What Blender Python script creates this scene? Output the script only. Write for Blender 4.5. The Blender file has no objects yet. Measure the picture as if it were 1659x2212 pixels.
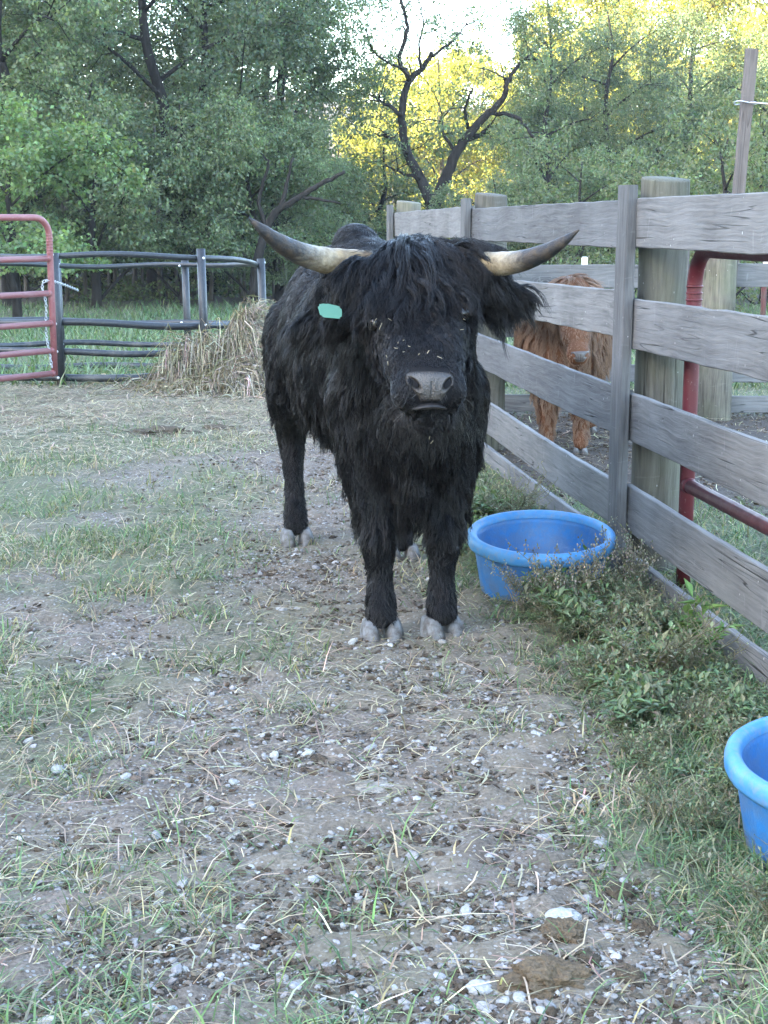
import bpy, bmesh, math, random
import numpy as np
from mathutils import Vector, Matrix, noise as mnoise
from mathutils.bvhtree import BVHTree
from mathutils.kdtree import KDTree

R = math.radians
rng = np.random.default_rng(7)
random.seed(7)
scn = bpy.context.scene
COL = scn.collection

# ---------------------------------------------------------------- camera, sky, sun, exposure
EYE = 1.35
PITCH = R(10.74)
cam_d = bpy.data.cameras.new("camera")
cam = bpy.data.objects.new("camera", cam_d)
COL.objects.link(cam)
cam.location = (0, 0, EYE)
cam.rotation_euler = (R(90) - PITCH, 0, 0)
cam_d.sensor_fit = 'VERTICAL'
cam_d.sensor_height = 36
cam_d.lens = 3300 / 2212 * 36
cam_d.clip_start = 0.05
cam_d.clip_end = 2000
scn.camera = cam

SUN_EL = R(17)
SUN_AZ = R(240)          # compass direction the sun stands in, clockwise from +Y
world = bpy.data.worlds.new("World")
scn.world = world
world.use_nodes = True
wn = world.node_tree.nodes
wl = world.node_tree.links
for n in list(wn):
    wn.remove(n)
sky = wn.new('ShaderNodeTexSky')
sky.sky_type = 'NISHITA'
sky.sun_disc = False
sky.sun_elevation = SUN_EL
sky.sun_rotation = SUN_AZ
sky.altitude = 200
sky.air_density = 1.0
sky.dust_density = 1.3
sky.ozone_density = 1.0
bg = wn.new('ShaderNodeBackground')
bg.inputs['Strength'].default_value = 0.15
wo = wn.new('ShaderNodeOutputWorld')
wl.new(sky.outputs[0], bg.inputs[0])
wl.new(bg.outputs[0], wo.inputs[0])

sun_d = bpy.data.lights.new("sun", 'SUN')
sun_d.energy = 5.0
sun_d.angle = R(0.5)
sun_d.color = (1.0, 0.88, 0.60)
sun = bpy.data.objects.new("sun", sun_d)
COL.objects.link(sun)
sdir = Vector((math.sin(SUN_AZ) * math.cos(SUN_EL), math.cos(SUN_AZ) * math.cos(SUN_EL), math.sin(SUN_EL)))
sun.rotation_euler = sdir.to_track_quat('Z', 'Y').to_euler()

vs = scn.view_settings
scn.display_settings.display_device = 'sRGB'
vs.view_transform = 'Standard'
vs.look = 'None'
vs.gamma = 1
vs.use_curve_mapping = False
vs.exposure = 3.85
scn.cycles.max_bounces = 8
scn.cycles.transparent_max_bounces = 4

# ---------------------------------------------------------------- helpers: scene objects
def tag(o, label=None, cat=None, group=None, kind=None):
    if label: o['label'] = label
    if cat: o['category'] = cat
    if group: o['group'] = group
    if kind: o['kind'] = kind
    return o

def empty(name, loc=(0, 0, 0), rz=0.0, label=None, cat=None, group=None):
    o = bpy.data.objects.new(name, None)
    o.empty_display_size = 0.1
    COL.objects.link(o)
    o.location = loc
    o.rotation_euler = (0, 0, rz)
    return tag(o, label, cat, group)

def link(name, me, mat=None, parent=None, loc=None, rot=None, smooth=True):
    o = bpy.data.objects.new(name, me)
    COL.objects.link(o)
    if mat is not None and len(me.materials) == 0:
        me.materials.append(mat)
    if parent is not None: o.parent = parent
    if loc is not None: o.location = loc
    if rot is not None: o.rotation_euler = rot
    return o

def np_mesh(name, V, F, tint=None, smooth=False):
    """V (n,3), F list of int arrays (m,k) of constant k."""
    if not isinstance(F, (list, tuple)): F = [F]
    me = bpy.data.meshes.new(name)
    V = np.asarray(V, np.float32)
    me.vertices.add(len(V))
    me.vertices.foreach_set('co', V.ravel())
    F = [np.asarray(f, np.int32) for f in F if len(f)]
    tot = sum(f.size for f in F)
    me.loops.add(tot)
    me.loops.foreach_set('vertex_index', np.concatenate([f.ravel() for f in F]))
    sizes = np.concatenate([np.full(len(f), f.shape[1], np.int32) for f in F])
    starts = np.concatenate([[0], np.cumsum(sizes)[:-1]]).astype(np.int32)
    me.polygons.add(len(sizes))
    me.polygons.foreach_set('loop_start', starts)
    me.polygons.foreach_set('use_smooth', np.full(len(sizes), smooth, bool))
    me.update(calc_edges=True)
    if tint is not None:
        a = me.attributes.new('tint', 'FLOAT_COLOR', 'POINT')
        t = np.ones((len(V), 4), np.float32)
        t[:, :3] = tint
        a.data.foreach_set('color', t.ravel())
    return me

def bm_mesh(name, bm, smooth=True):
    me = bpy.data.meshes.new(name)
    bmesh.ops.recalc_face_normals(bm, faces=bm.faces[:])
    for f in bm.faces: f.smooth = smooth
    bm.to_mesh(me)
    bm.free()
    return me

def tube_arrays(P, rad, n=10, closed=False, cap=True):
    P = np.asarray(P, float)
    m = len(P)
    rad = np.broadcast_to(np.asarray(rad, float), (m,))
    if closed:
        T = np.roll(P, -1, 0) - np.roll(P, 1, 0)
    else:
        T = np.gradient(P, axis=0)
    T /= np.linalg.norm(T, axis=1)[:, None] + 1e-12
    up = np.array([0, 0, 1.0]) if abs(T[0, 2]) < 0.9 else np.array([1.0, 0, 0])
    N = np.zeros_like(P)
    prev = np.cross(T[0], np.cross(up, T[0]))
    prev /= np.linalg.norm(prev)
    for i in range(m):
        v = prev - T[i] * np.dot(prev, T[i])
        v /= np.linalg.norm(v) + 1e-12
        N[i] = v
        prev = v
    B = np.cross(T, N)
    a = np.linspace(0, 2 * np.pi, n, endpoint=False)
    V = P[:, None, :] + rad[:, None, None] * (np.cos(a)[None, :, None] * N[:, None, :] + np.sin(a)[None, :, None] * B[:, None, :])
    V = V.reshape(-1, 3)
    i = np.arange(m if closed else m - 1)[:, None]
    j = np.arange(n)[None, :]
    i2 = (i + 1) % m
    j2 = (j + 1) % n
    F = np.stack([i * n + j, i * n + j2, i2 * n + j2, i2 * n + j], -1).reshape(-1, 4)
    T3 = np.zeros((0, 3), int)
    if cap and not closed:
        V = np.vstack([V, P[0], P[-1]])
        c0, c1 = m * n, m * n + 1
        jj = np.arange(n)
        T3 = np.vstack([np.stack([np.full(n, c0), (jj + 1) % n, jj], -1),
                        np.stack([np.full(n, c1), (m - 1) * n + jj, (m - 1) * n + (jj + 1) % n], -1)])
    return V, F, T3

class Acc:
    def __init__(s):
        s.V = []; s.Q = []; s.T = []; s.n = 0; s.C = []
    def add(s, V, Q=None, T=None, tint=None):
        V = np.asarray(V, float)
        s.V.append(V)
        if Q is not None and len(Q): s.Q.append(np.asarray(Q) + s.n)
        if T is not None and len(T): s.T.append(np.asarray(T) + s.n)
        s.C.append(np.broadcast_to(np.asarray(tint if tint is not None else (1, 1, 1), float), (len(V), 3)))
        s.n += len(V)
    def tube(s, P, rad, n=10, tint=None, closed=False):
        V, F, T3 = tube_arrays(P, rad, n, closed)
        s.add(V, F, T3, tint)
    def mesh(s, name, smooth=True, tint=True):
        F = []
        if s.Q: F.append(np.concatenate(s.Q))
        if s.T: F.append(np.concatenate(s.T))
        return np_mesh(name, np.concatenate(s.V), F, np.concatenate(s.C) if tint else None, smooth)

def spline(P, k=8):
    """Catmull-Rom through the points, k samples a span."""
    P = np.asarray(P, float)
    Q = np.vstack([2 * P[0] - P[1], P, 2 * P[-1] - P[-2]])
    out = []
    t = np.linspace(0, 1, k, endpoint=False)[:, None]
    for i in range(1, len(Q) - 2):
        a, b, c, d = Q[i - 1], Q[i], Q[i + 1], Q[i + 2]
        out.append(0.5 * (2 * b + (c - a) * t + (2 * a - 5 * b + 4 * c - d) * t ** 2 + (3 * b - a - 3 * c + d) * t ** 3))
    out.append(P[-1:])
    return np.vstack(out)

# value noise on arrays
_NT = rng.random((256, 256))
def vnoise(x, y):
    x = np.asarray(x, float); y = np.asarray(y, float)
    xi = np.floor(x).astype(int); yi = np.floor(y).astype(int)
    fx = x - xi; fy = y - yi
    fx = fx * fx * (3 - 2 * fx); fy = fy * fy * (3 - 2 * fy)
    g = lambda a, b: _NT[a & 255, b & 255]
    return (g(xi, yi) * (1 - fx) + g(xi + 1, yi) * fx) * (1 - fy) + (g(xi, yi + 1) * (1 - fx) + g(xi + 1, yi + 1) * fx) * fy
def fbm(x, y, o=4):
    s = 0; a = 0.5; t = 0
    for i in range(o):
        s = s + a * vnoise(x + 17.3 * i, y + 5.1 * i); t += a
        x = x * 2.03; y = y * 2.03; a *= 0.5
    return s / t
def sstep(a, b, x):
    t = np.clip((np.asarray(x, float) - a) / (b - a), 0, 1)
    return t * t * (3 - 2 * t)

# ---------------------------------------------------------------- helpers: materials
def srgb(r, g, b):
    f = lambda c: (c / 255 / 12.92) if c / 255 <= 0.04045 else ((c / 255 + 0.055) / 1.055) ** 2.4
    return (f(r), f(g), f(b), 1)

class NT:
    def __init__(s, name):
        s.m = bpy.data.materials.new(name)
        s.m.use_nodes = True
        s.t = s.m.node_tree
        s.t.nodes.clear()
        s.out = s.t.nodes.new('ShaderNodeOutputMaterial')
    def n(s, typ, **kw):
        nd = s.t.nodes.new('ShaderNode' + typ)
        for k, v in kw.items():
            if k.startswith('i_'):
                key = k[2:].replace('_', ' ')
                tgt = nd.inputs[key] if key in nd.inputs else nd.inputs[int(key)]
                s.set(tgt, v)
            else:
                setattr(nd, k, v)
        return nd
    def set(s, sock, v):
        if hasattr(v, 'is_linked') or isinstance(v, bpy.types.NodeSocket):
            s.t.links.new(v, sock)
        else:
            sock.default_value = v
    def coord(s, which='Object'):
        return s.n('TexCoord').outputs[which]
    def map(s, vec, scale=(1, 1, 1), loc=(0, 0, 0)):
        nd = s.n('Mapping')
        s.set(nd.inputs['Vector'], vec)
        s.set(nd.inputs['Scale'], scale)
        s.set(nd.inputs['Location'], loc)
        return nd.outputs[0]
    def noise(s, vec, scale, detail=4, rough=0.55, dist=0.0, out='Fac'):
        nd = s.n('TexNoise')
        s.set(nd.inputs['Vector'], vec)
        nd.inputs['Scale'].default_value = scale
        nd.inputs['Detail'].default_value = detail
        nd.inputs['Roughness'].default_value = rough
        nd.inputs['Distortion'].default_value = dist
        return nd.outputs[out]
    def voro(s, vec, scale, feature='F1', out='Distance', rnd=1.0):
        nd = s.n('TexVoronoi')
        nd.feature = feature
        s.set(nd.inputs['Vector'], vec)
        nd.inputs['Scale'].default_value = scale
        nd.inputs['Randomness'].default_value = rnd
        return nd.outputs[out]
    def ramp(s, fac, stops, interp='LINEAR'):
        nd = s.n('ValToRGB')
        cr = nd.color_ramp
        cr.interpolation = interp
        while len(cr.elements) < len(stops): cr.elements.new(0.5)
        for e, (p, c) in zip(cr.elements, stops):
            e.position = p
            e.color = c if hasattr(c, '__len__') else (c, c, c, 1)
        s.set(nd.inputs[0], fac)
        return nd.outputs[0]
    def mix(s, fac, a, b, mode='MIX'):
        nd = s.n('MixRGB', blend_type=mode)
        s.set(nd.inputs[0], fac); s.set(nd.inputs[1], a); s.set(nd.inputs[2], b)
        return nd.outputs[0]
    def math(s, op, a, b=0.0, clamp=False):
        nd = s.n('Math', operation=op, use_clamp=clamp)
        s.set(nd.inputs[0], a); s.set(nd.inputs[1], b)
        return nd.outputs[0]
    def attr(s, name, out='Color'):
        nd = s.n('Attribute', attribute_name=name)
        return nd.outputs[out]
    def bump(s, h, strength=0.5, dist=0.01):
        nd = s.n('Bump')
        s.set(nd.inputs['Height'], h)
        nd.inputs['Strength'].default_value = strength
        nd.inputs['Distance'].default_value = dist
        return nd.outputs[0]
    def pbr(s, color, rough=0.8, normal=None, spec=0.4, **kw):
        p = s.n('BsdfPrincipled')
        s.set(p.inputs['Base Color'], color)
        s.set(p.inputs['Roughness'], rough)
        s.set(p.inputs['Specular IOR Level'], spec)
        if normal is not None: s.set(p.inputs['Normal'], normal)
        for k, v in kw.items(): s.set(p.inputs[k.replace('_', ' ')], v)
        return p.outputs[0]
    def done(s, shader):
        s.t.links.new(shader, s.out.inputs['Surface'])
        return s.m

def m_leafy(name, trans=0.35, rough=0.55, spec=0.35, gain=1.0):
    k = NT(name)
    c = k.attr('tint')
    if gain != 1.0: c = k.mix(1.0, c, (gain, gain, gain, 1), 'MULTIPLY')
    d = k.pbr(c, rough, spec=spec)
    t = k.n('BsdfTranslucent')
    k.set(t.inputs[0], k.mix(1.0, c, (1.5, 1.45, 0.6, 1), 'MULTIPLY'))
    mx = k.n('MixShader')
    mx.inputs[0].default_value = trans
    k.t.links.new(d, mx.inputs[1]); k.t.links.new(t.outputs[0], mx.inputs[2])
    return k.done(mx.outputs[0])

def m_wood(name, axis, light, dark, pale, greenish=0.0):
    """weathered timber; grain runs along the local axis (0 x, 2 z)."""
    k = NT(name)
    co = k.coord('Object')
    oi = k.n('ObjectInfo')
    rnd = k.math('MULTIPLY', oi.outputs['Random'], 37.0)
    comb = k.n('CombineXYZ')
    for i in range(3): k.set(comb.inputs[i], rnd)
    va = k.n('VectorMath', operation='ADD')
    k.set(va.inputs[0], co); k.set(va.inputs[1], comb.outputs[0])
    v = va.outputs[0]
    sc = [1.0, 1.0, 1.0]; sc[axis] = 0.05
    warp = k.noise(k.map(v, (1, 1, 1)), 2.2, 2, out='Color')
    wv = k.mix(0.06, v, warp, 'ADD')
    g1 = k.noise(k.map(wv, [s * 70 for s in sc]), 1.0, 5, 0.65)
    g2 = k.noise(k.map(wv, [s * 14 for s in sc]), 1.0, 4, 0.6)
    big = k.noise(k.map(v, (1, 1, 1)), 1.6, 4, 0.6)
    c = k.mix(k.ramp(g1, [(0.3, 0.0), (0.7, 1.0)]), dark, light)
    c = k.mix(k.ramp(g2, [(0.38, 0.0), (0.78, 0.45)]), c, dark)
    c = k.mix(k.ramp(big, [(0.42, 0.0), (0.72, 0.55)]), c, pale)
    if axis == 0:
        kd = k.voro(k.map(v, (1.0, 0.001, 2.4)), 1.25)
        km = k.ramp(kd, [(0.0, 1.0), (0.05, 0.85), (0.17, 0.0)])
        ring = k.math('SINE', k.math('MULTIPLY', k.math('ADD', kd, k.math('MULTIPLY', g2, 0.03)), 170.0))
        c = k.mix(k.math('MULTIPLY', km, 0.75), c, k.mix(k.ramp(ring, [(0.2, 0.0), (0.9, 1.0)]), dark, light))
        c = k.mix(k.ramp(kd, [(0.0, 0.8), (0.03, 0.0)]), c, (0.03, 0.028, 0.027, 1))
    if greenish:
        gm = k.noise(v, 3.3, 4, 0.7)
        c = k.mix(k.ramp(gm, [(0.45, 0.0), (0.75, greenish)]), c, (0.16, 0.18, 0.10, 1))
    # pale bird-lime flecks and scratches
    fl = k.math('ADD', k.voro(k.map(v, (1.0, 1.0, 0.55)), 34, out='Distance'), k.math('MULTIPLY', k.noise(v, 60, 2), 0.12))
    fm = k.noise(v, 5.0, 3, 0.6)
    flk = k.math('MULTIPLY', k.math('LESS_THAN', fl, 0.13), k.ramp(fm, [(0.5, 0.0), (0.6, 1.0)]))
    c = k.mix(k.math('MULTIPLY', flk, 0.7), c, (0.62, 0.62, 0.60, 1))
    st = [9.0, 9.0, 9.0]; st[axis] = 30.0
    scr = k.noise(k.map(v, st), 1.0, 2, 0.5, 1.2)
    c = k.mix(k.ramp(scr, [(0.66, 0.0), (0.74, 0.35)]), c, pale)
    tone = k.ramp(oi.outputs['Random'], [(0.0, (0.72, 0.72, 0.74, 1)), (0.5, (1.0, 0.99, 0.97, 1)), (1.0, (1.22, 1.20, 1.17, 1))])
    c = k.mix(1.0, c, tone, 'MULTIPLY')
    # long drying checks
    ck = [4.0, 4.0, 4.0]; ck[axis] = 0.10
    cr = k.noise(k.map(v, [q * 9 for q in ck]), 1.0, 1, 0.4, 0.3)
    crm = k.ramp(cr, [(0.488, 0.0), (0.497, 1.0), (0.503, 1.0), (0.512, 0.0)])
    crm = k.math('MULTIPLY', crm, k.ramp(k.noise(v, 2.4, 2), [(0.45, 0.0), (0.6, 1.0)]))
    c = k.mix(k.math('MULTIPLY', crm, 0.8), c, (0.02, 0.018, 0.016, 1))
    h = k.math('SUBTRACT', k.math('ADD', k.math('MULTIPLY', g1, 0.7), g2), crm)
    return k.done(k.pbr(c, 0.85, k.bump(h, 0.7, 0.008), 0.2))

# ---------------------------------------------------------------- the lie of the land
FX = lambda Y: 0.93 - 0.13 * (np.asarray(Y, float) - 5.82)      # x of the board fence at distance Y

def ground_z(x, y):
    x = np.asarray(x, float); y = np.asarray(y, float)
    z = -0.20 * sstep(12.6, 16.5, y)
    # wooded hillside behind the tree line, and an unseen ridge added to shade the yard
    z = z + 9.0 * sstep(60, 150, y)
    z = z + 1.5 * sstep(34, 55, y) * sstep(-4, -12, x)
    z = z + 30.0 * sstep(-24, -62, x) * sstep(44, 16, y) * sstep(-130, -90, y)
    r = np.hypot(x, y)
    z = z + 25.0 * sstep(160, 420, r) * (0.6 + 0.6 * fbm(x * 0.01, y * 0.01, 3))
    w = sstep(40, 9, y) * sstep(40, 8, np.abs(x))
    z = z + w * (0.05 * (fbm(x * 0.9, y * 0.9, 3) - 0.5) + 0.016 * (fbm(x * 6, y * 6, 3) - 0.5))
    # turf mound at the fence foot
    d = FX(y) - x
    z = z + 0.015 * sstep(0.5, 0.1, np.abs(d)) * sstep(12, 9, y)
    return z

def zones(x, y):
    """turf weight, mud weight, straw weight"""
    d = FX(y) - x
    n1 = fbm(x * 0.8 + 3, y * 0.55 + 9, 4)
    n2 = fbm(x * 2.3 + 31, y * 1.6 + 2, 3)
    left = sstep(0.25, -1.1, x + 0.05 * (y - 5)) * sstep(0.36, 0.60, 0.6 * n1 + 0.4 * n2 + 0.10 * sstep(-0.6, -2.0, x))
    left = left * (1 - 0.6 * sstep(9.5, 10.8, y))
    edge = 0.46 + 0.20 * sstep(4.6, 3.2, y) + 0.25 * sstep(4.5, 6.0, y) * sstep(9.0, 6.5, y)
    right = sstep(edge + 0.34, edge - 0.24, d + 0.5 * (n2 - 0.5)) * (d > -0.02) * sstep(12.6, 11, y)
    pad = (d < -0.02)
    mudp = pad * sstep(6.7, 7.8, y + 2 * (n1 - 0.5)) * sstep(11.6, 10.4, y)
    turf_pad = pad * (1 - mudp)
    field = sstep(12.4, 13.6, y + 0.8 * (n1 - 0.5)) * (1 - pad)
    far = sstep(27, 31, y)
    turf = np.clip(np.maximum.reduce([left, right, turf_pad, field]), 0, 1) * (1 - far)
    mud = np.clip(mudp + far, 0, 1)
    straw = sstep(9.8, 11.3, y) * sstep(13.6, 12.9, y) * sstep(1.0, -0.3, x - (-0.9)) * (1 - 0.5 * turf)
    straw = np.clip(straw + 0.35 * sstep(0.42, 0.62, n2), 0, 1)
    return turf, mud, straw

def graded(lo, hi, step, outs_lo, outs_hi):
    mid = np.arange(lo, hi + 1e-6, step)
    def grow(start, end, sgn):
        out = []; s = step; p = start
        while abs(p) < abs(end) or (p * sgn < end * sgn):
            s *= 1.14
            p = p + sgn * s
            out.append(p)
            if p * sgn >= end * sgn: break
        return out
    return np.array(sorted(grow(lo, outs_lo, -1)) + list(mid) + grow(hi, outs_hi, 1))

gx = graded(-2.2, 2.4, 0.02, -700, 700)
gy = graded(1.9, 7.6, 0.02, -300, 900)
X, Y = np.meshgrid(gx, gy)
Z = ground_z(X, Y)
near = sstep(12, 6, Y) * (np.abs(X) < 6)
turf, mud, straw = zones(X, Y)
Z = Z + near * 0.022 * (fbm(X * 22, Y * 22, 3) - 0.5) * (1 - 0.5 * turf) + near * 0.020 * np.maximum(0, fbm(X * 9 + 4, Y * 9, 3) - 0.56) * 4
gxn, gyn = len(gx), len(gy)
ii, jj = np.meshgrid(np.arange(gyn - 1), np.arange(gxn - 1), indexing='ij')
q = np.stack([ii * gxn + jj, ii * gxn + jj + 1, (ii + 1) * gxn + jj + 1, (ii + 1) * gxn + jj], -1).reshape(-1, 4)
me = np_mesh('ground', np.stack([X, Y, Z], -1).reshape(-1, 3), q, np.stack([turf, mud, straw], -1).reshape(-1, 3), True)

k = NT('ground_soil')
co = k.coord('Object')
zn = k.n('SeparateColor'); k.set(zn.inputs[0], k.attr('tint'))
zt, zm, zs = zn.outputs[0], zn.outputs[1], zn.outputs[2]
nf = k.noise(co, 80, 7, 0.75)
nm = k.noise(co, 9, 5, 0.65)
nb = k.noise(co, 1.3, 4, 0.6)
grav = k.mix(k.ramp(nf, [(0.38, 0.0), (0.64, 1.0)]), (0.074, 0.058, 0.046, 1), (0.275, 0.228, 0.188, 1))
grav = k.mix(k.ramp(nm, [(0.42, 0.0), (0.66, 0.8)]), grav, (0.125, 0.098, 0.078, 1))
grav = k.mix(k.ramp(nb, [(0.45, 0.0), (0.7, 0.45)]), grav, (0.245, 0.205, 0.172, 1))
# fine stone chips set in the dirt
vc = k.n('TexVoronoi'); vc.feature = 'F1'; k.set(vc.inputs['Vector'], co); vc.inputs['Scale'].default_value = 85
chipsel = k.n('SeparateColor'); k.set(chipsel.inputs[0], vc.outputs['Color'])
chip = k.math('MULTIPLY', k.math('LESS_THAN', vc.outputs['Distance'], 0.34), k.math('GREATER_THAN', chipsel.outputs[0], 0.5))
chipc = k.ramp(chipsel.outputs[1], [(0.0, (0.16, 0.145, 0.13, 1)), (1.0, (0.42, 0.41, 0.405, 1))])
grav = k.mix(k.math('MULTIPLY', chip, 0.85), grav, chipc)
turfc = k.mix(k.ramp(nf, [(0.3, 0.0), (0.7, 1.0)]), (0.060, 0.062, 0.036, 1), (0.17, 0.165, 0.10, 1))
turfc = k.mix(k.ramp(nm, [(0.40, 0.0), (0.6, 0.6)]), turfc, (0.075, 0.105, 0.045, 1))
mudc = k.mix(k.ramp(nf, [(0.3, 0.0), (0.7, 1.0)]), (0.030, 0.024, 0.020, 1), (0.12, 0.10, 0.085, 1))
strc = k.mix(k.ramp(k.noise(k.map(co, (30, 120, 30)), 1, 3, 0.6), [(0.35, 0.0), (0.65, 1.0)]), (0.17, 0.14, 0.095, 1), (0.36, 0.31, 0.21, 1))
c = k.mix(k.math('MULTIPLY', zs, 0.75), grav, strc)
c = k.mix(k.math('MULTIPLY', zt, 0.9), c, turfc)
c = k.mix(zm, c, mudc)
h = k.math('ADD', k.math('MULTIPLY', nf, 0.8), k.math('ADD', nm, k.math('MULTIPLY', chip, 0.45)))
GROUND_M = k.done(k.pbr(c, 0.92, k.bump(h, 0.9, 0.012), 0.2))
ground = link('ground', me, GROUND_M)
tag(ground, kind='structure')

def in_view(x, y, m=0.25):
    return (np.abs(x) < 0.2515 * (y * 0.982 + 0.25) * (1 + 0.0) + m)

def scatter(n, y0, y1, w, xr=None, power=1.0):
    """n points on the ground seen by the camera, denser near it, kept with probability w(x, y)."""
    xs, ys = [], []
    got = 0
    for _ in range(60):
        u = rng.random(n)
        y = (y0 ** (1 - power) + u * (y1 ** (1 - power) - y0 ** (1 - power))) ** (1 / (1 - power)) if power != 1 else y0 * (y1 / y0) ** u
        half = 0.2515 * (y + 0.25) + 0.35
        x = (rng.random(n) * 2 - 1) * half
        kmask = rng.random(n) < w(x, y)
        xs.append(x[kmask]); ys.append(y[kmask]); got += kmask.sum()
        if got >= n: break
    return np.concatenate(xs)[:n], np.concatenate(ys)[:n]

def blades(px, py, pz, length, width, lean, az, curve, tint):
    """bent grass blades of two quads each: 6 verts a blade"""
    n = len(px)
    d = np.stack([np.cos(az), np.sin(az)], -1)
    s = np.stack([-np.sin(az), np.cos(az)], -1)
    P = np.zeros((n, 3, 3))
    P[:, 0] = np.stack([px, py, pz], -1)
    for i, f in ((1, 0.5), (2, 1.0)):
        a = lean + curve * f
        hor = np.sin(a) * length * f
        ver = np.cos(a) * length * f
        P[:, i, 0] = px + d[:, 0] * hor
        P[:, i, 1] = py + d[:, 1] * hor
        P[:, i, 2] = pz + np.maximum(ver, 0.004)
    W = np.stack([width, width * 0.8, width * 0.12], -1)
    V = np.zeros((n, 3, 2, 3))
    for sg, kx in ((-1, 0), (1, 1)):
        V[:, :, kx, 0] = P[:, :, 0] + sg * s[:, None, 0] * W
        V[:, :, kx, 1] = P[:, :, 1] + sg * s[:, None, 1] * W
        V[:, :, kx, 2] = P[:, :, 2]
    b = np.arange(n)[:, None] * 6
    F = np.concatenate([b + np.array([[0, 1, 3, 2]]), b + np.array([[2, 3, 5, 4]])])
    T = np.repeat(tint, 6, axis=0)
    return V.reshape(-1, 3), F, T

def tints(n, cols, weights, jit=0.25, hue=0.08):
    cols = np.array(cols)
    idx = rng.choice(len(cols), n, p=np.array(weights) / sum(weights))
    return np.clip(cols[idx] * (1 + jit * rng.standard_normal((n, 1))) * (1 + hue * rng.standard_normal((n, 3))), 0.004, 0.8)

GREEN = [(0.095, 0.150, 0.062), (0.135, 0.190, 0.085), (0.075, 0.125, 0.060), (0.30, 0.27, 0.16), (0.20, 0.20, 0.12)]
DRY = [(0.36, 0.295, 0.195), (0.27, 0.22, 0.145), (0.43, 0.365, 0.255), (0.20, 0.162, 0.112)]
GRASS_M = m_leafy('grass_blade', 0.25, 0.6, 0.3)
STRAW_M = m_leafy('dry_straw', 0.15, 0.6, 0.3)

# grass: near tufts
def grass_w(x, y):
    t, m, s = zones(x, y)
    d = FX(y) - x
    tuft = sstep(0.50, 0.62, fbm(x * 3.1 + 50, y * 2.4, 3))
    w = t * (0.15 + 0.85 * tuft)
    w = np.where((d > 0) & (d < 0.9), np.maximum(w, t * 0.8), w)
    w = np.where(d < 0, t * 0.9, w)
    return np.clip(w + 0.012, 0, 1)
gxp, gyp = scatter(64000, 2.2, 13.2, grass_w, power=1.25)
n = len(gxp)
ln = (0.035 + 0.085 * rng.random(n) ** 1.3) * (0.75 + 0.6 * fbm(gxp * 2.2, gyp * 2.2, 2))
cl = fbm(gxp * 1.7 + 9, gyp * 1.7, 3)
tv = tints(n, GREEN, [0.34, 0.28, 0.2, 0.22, 0.22])
dryp = (rng.random(n) < sstep(0.45, 0.62, cl) * 0.55) & (gxp < FX(gyp) - 0.6)
tv[dryp] = tints(dryp.sum(), DRY, [1, 1, 0.7, 0.6])
def tuft(cx, cy, nb, rr, lmin, lmax, dry):
    a = rng.random(nb) * 6.283; r_ = rr * np.sqrt(rng.random(nb))
    x = cx + r_ * np.cos(a); y = cy + r_ * np.sin(a)
    tv = tints(nb, GREEN + DRY[:3], [1, 1, 0.7, 0.5, 0.6] + [dry * 0.8] * 3)
    return blades(x, y, ground_z(x, y) - 0.004, lmin + (lmax - lmin) * rng.random(nb), 0.0009 + 0.0011 * rng.random(nb), 0.15 + 0.45 * rng.random(nb) + 2.5 * r_, a + 0.5 * rng.standard_normal(nb), 0.4 + 0.9 * rng.random(nb), tv)
def ray_ground(px, py):
    dx, up_ = (px - 829.5) / 3300, (1106 - py) / 3300
    dy = math.cos(PITCH) + math.sin(PITCH) * up_; dz = -math.sin(PITCH) + math.cos(PITCH) * up_
    t = EYE / -dz
    return dx * t, dy * t
TUFTS = [(250, 1890, 130, .10), (440, 1945, 140, .09), (330, 1830, 90, .10), (580, 1505, 120, .11), (440, 1570, 90, .08), (25, 1730, 160, .10), (40, 1365, 150, .16), (200, 1650, 140, .14), (110, 1660, 90, .12), (975, 1505, 130, .12), (20, 2010, 170, .10), (70, 1940, 120, .10), (120, 2080, 110, .10),
         (1600, 1985, 170, .10), (1500, 1960, 120, .10), (1650, 2060, 120, .08), (1420, 1570, 60, .05), (1180, 1490, 120, .10), (330, 1330, 120, .14), (130, 1130, 170, .25), (60, 1150, 160, .25), (60, 1430, 110, .12), (560, 1165, 100, .14), (640, 1170, 60, .05), (180, 1080, 160, .25), (410, 1040, 110, .18), (210, 900, 260, .45), (430, 905, 200, .35), (60, 900, 240, .45), (330, 1255, 120, .2), (130, 1240, 150, .22), (1090, 1330, 140, .16), (1060, 1100, 170, .16), (1130, 1080, 150, .14), (1030, 1400, 120, .14), (1200, 1420, 140, .16)]
TB = []
for (tx, ty, nb, rr) in TUFTS:
    cx, cy = ray_ground(tx, ty)
    for q_ in range(3):
        TB.append(tuft(cx + rr * 0.9 * rng.standard_normal(), cy + rr * 0.9 * rng.standard_normal(), int(nb * 0.42), rr * 0.55, 0.03, 0.115, 1.2 if tx < 1000 else 0.4))
V, F, T = blades(gxp, gyp, ground_z(gxp, gyp) - 0.004, ln, 0.0013 + 0.0016 * rng.random(n), 0.15 + 0.75 * rng.random(n), rng.random(n) * 6.283, 0.3 + 1.0 * rng.random(n), tv)
off = len(V); VV = [V]; FF = [F]; TT = [T]
for (v_, f_, t_) in TB:
    VV.append(v_); FF.append(f_ + off); TT.append(t_); off += len(v_)
V = np.vstack(VV); F = np.vstack(FF); T = np.vstack(TT)
o = link('yard_grass', np_mesh('yard_grass', V, F, T), GRASS_M); tag(o, 'worn short grass growing in tufts over the gravel yard', 'grass', kind='stuff')

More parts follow.
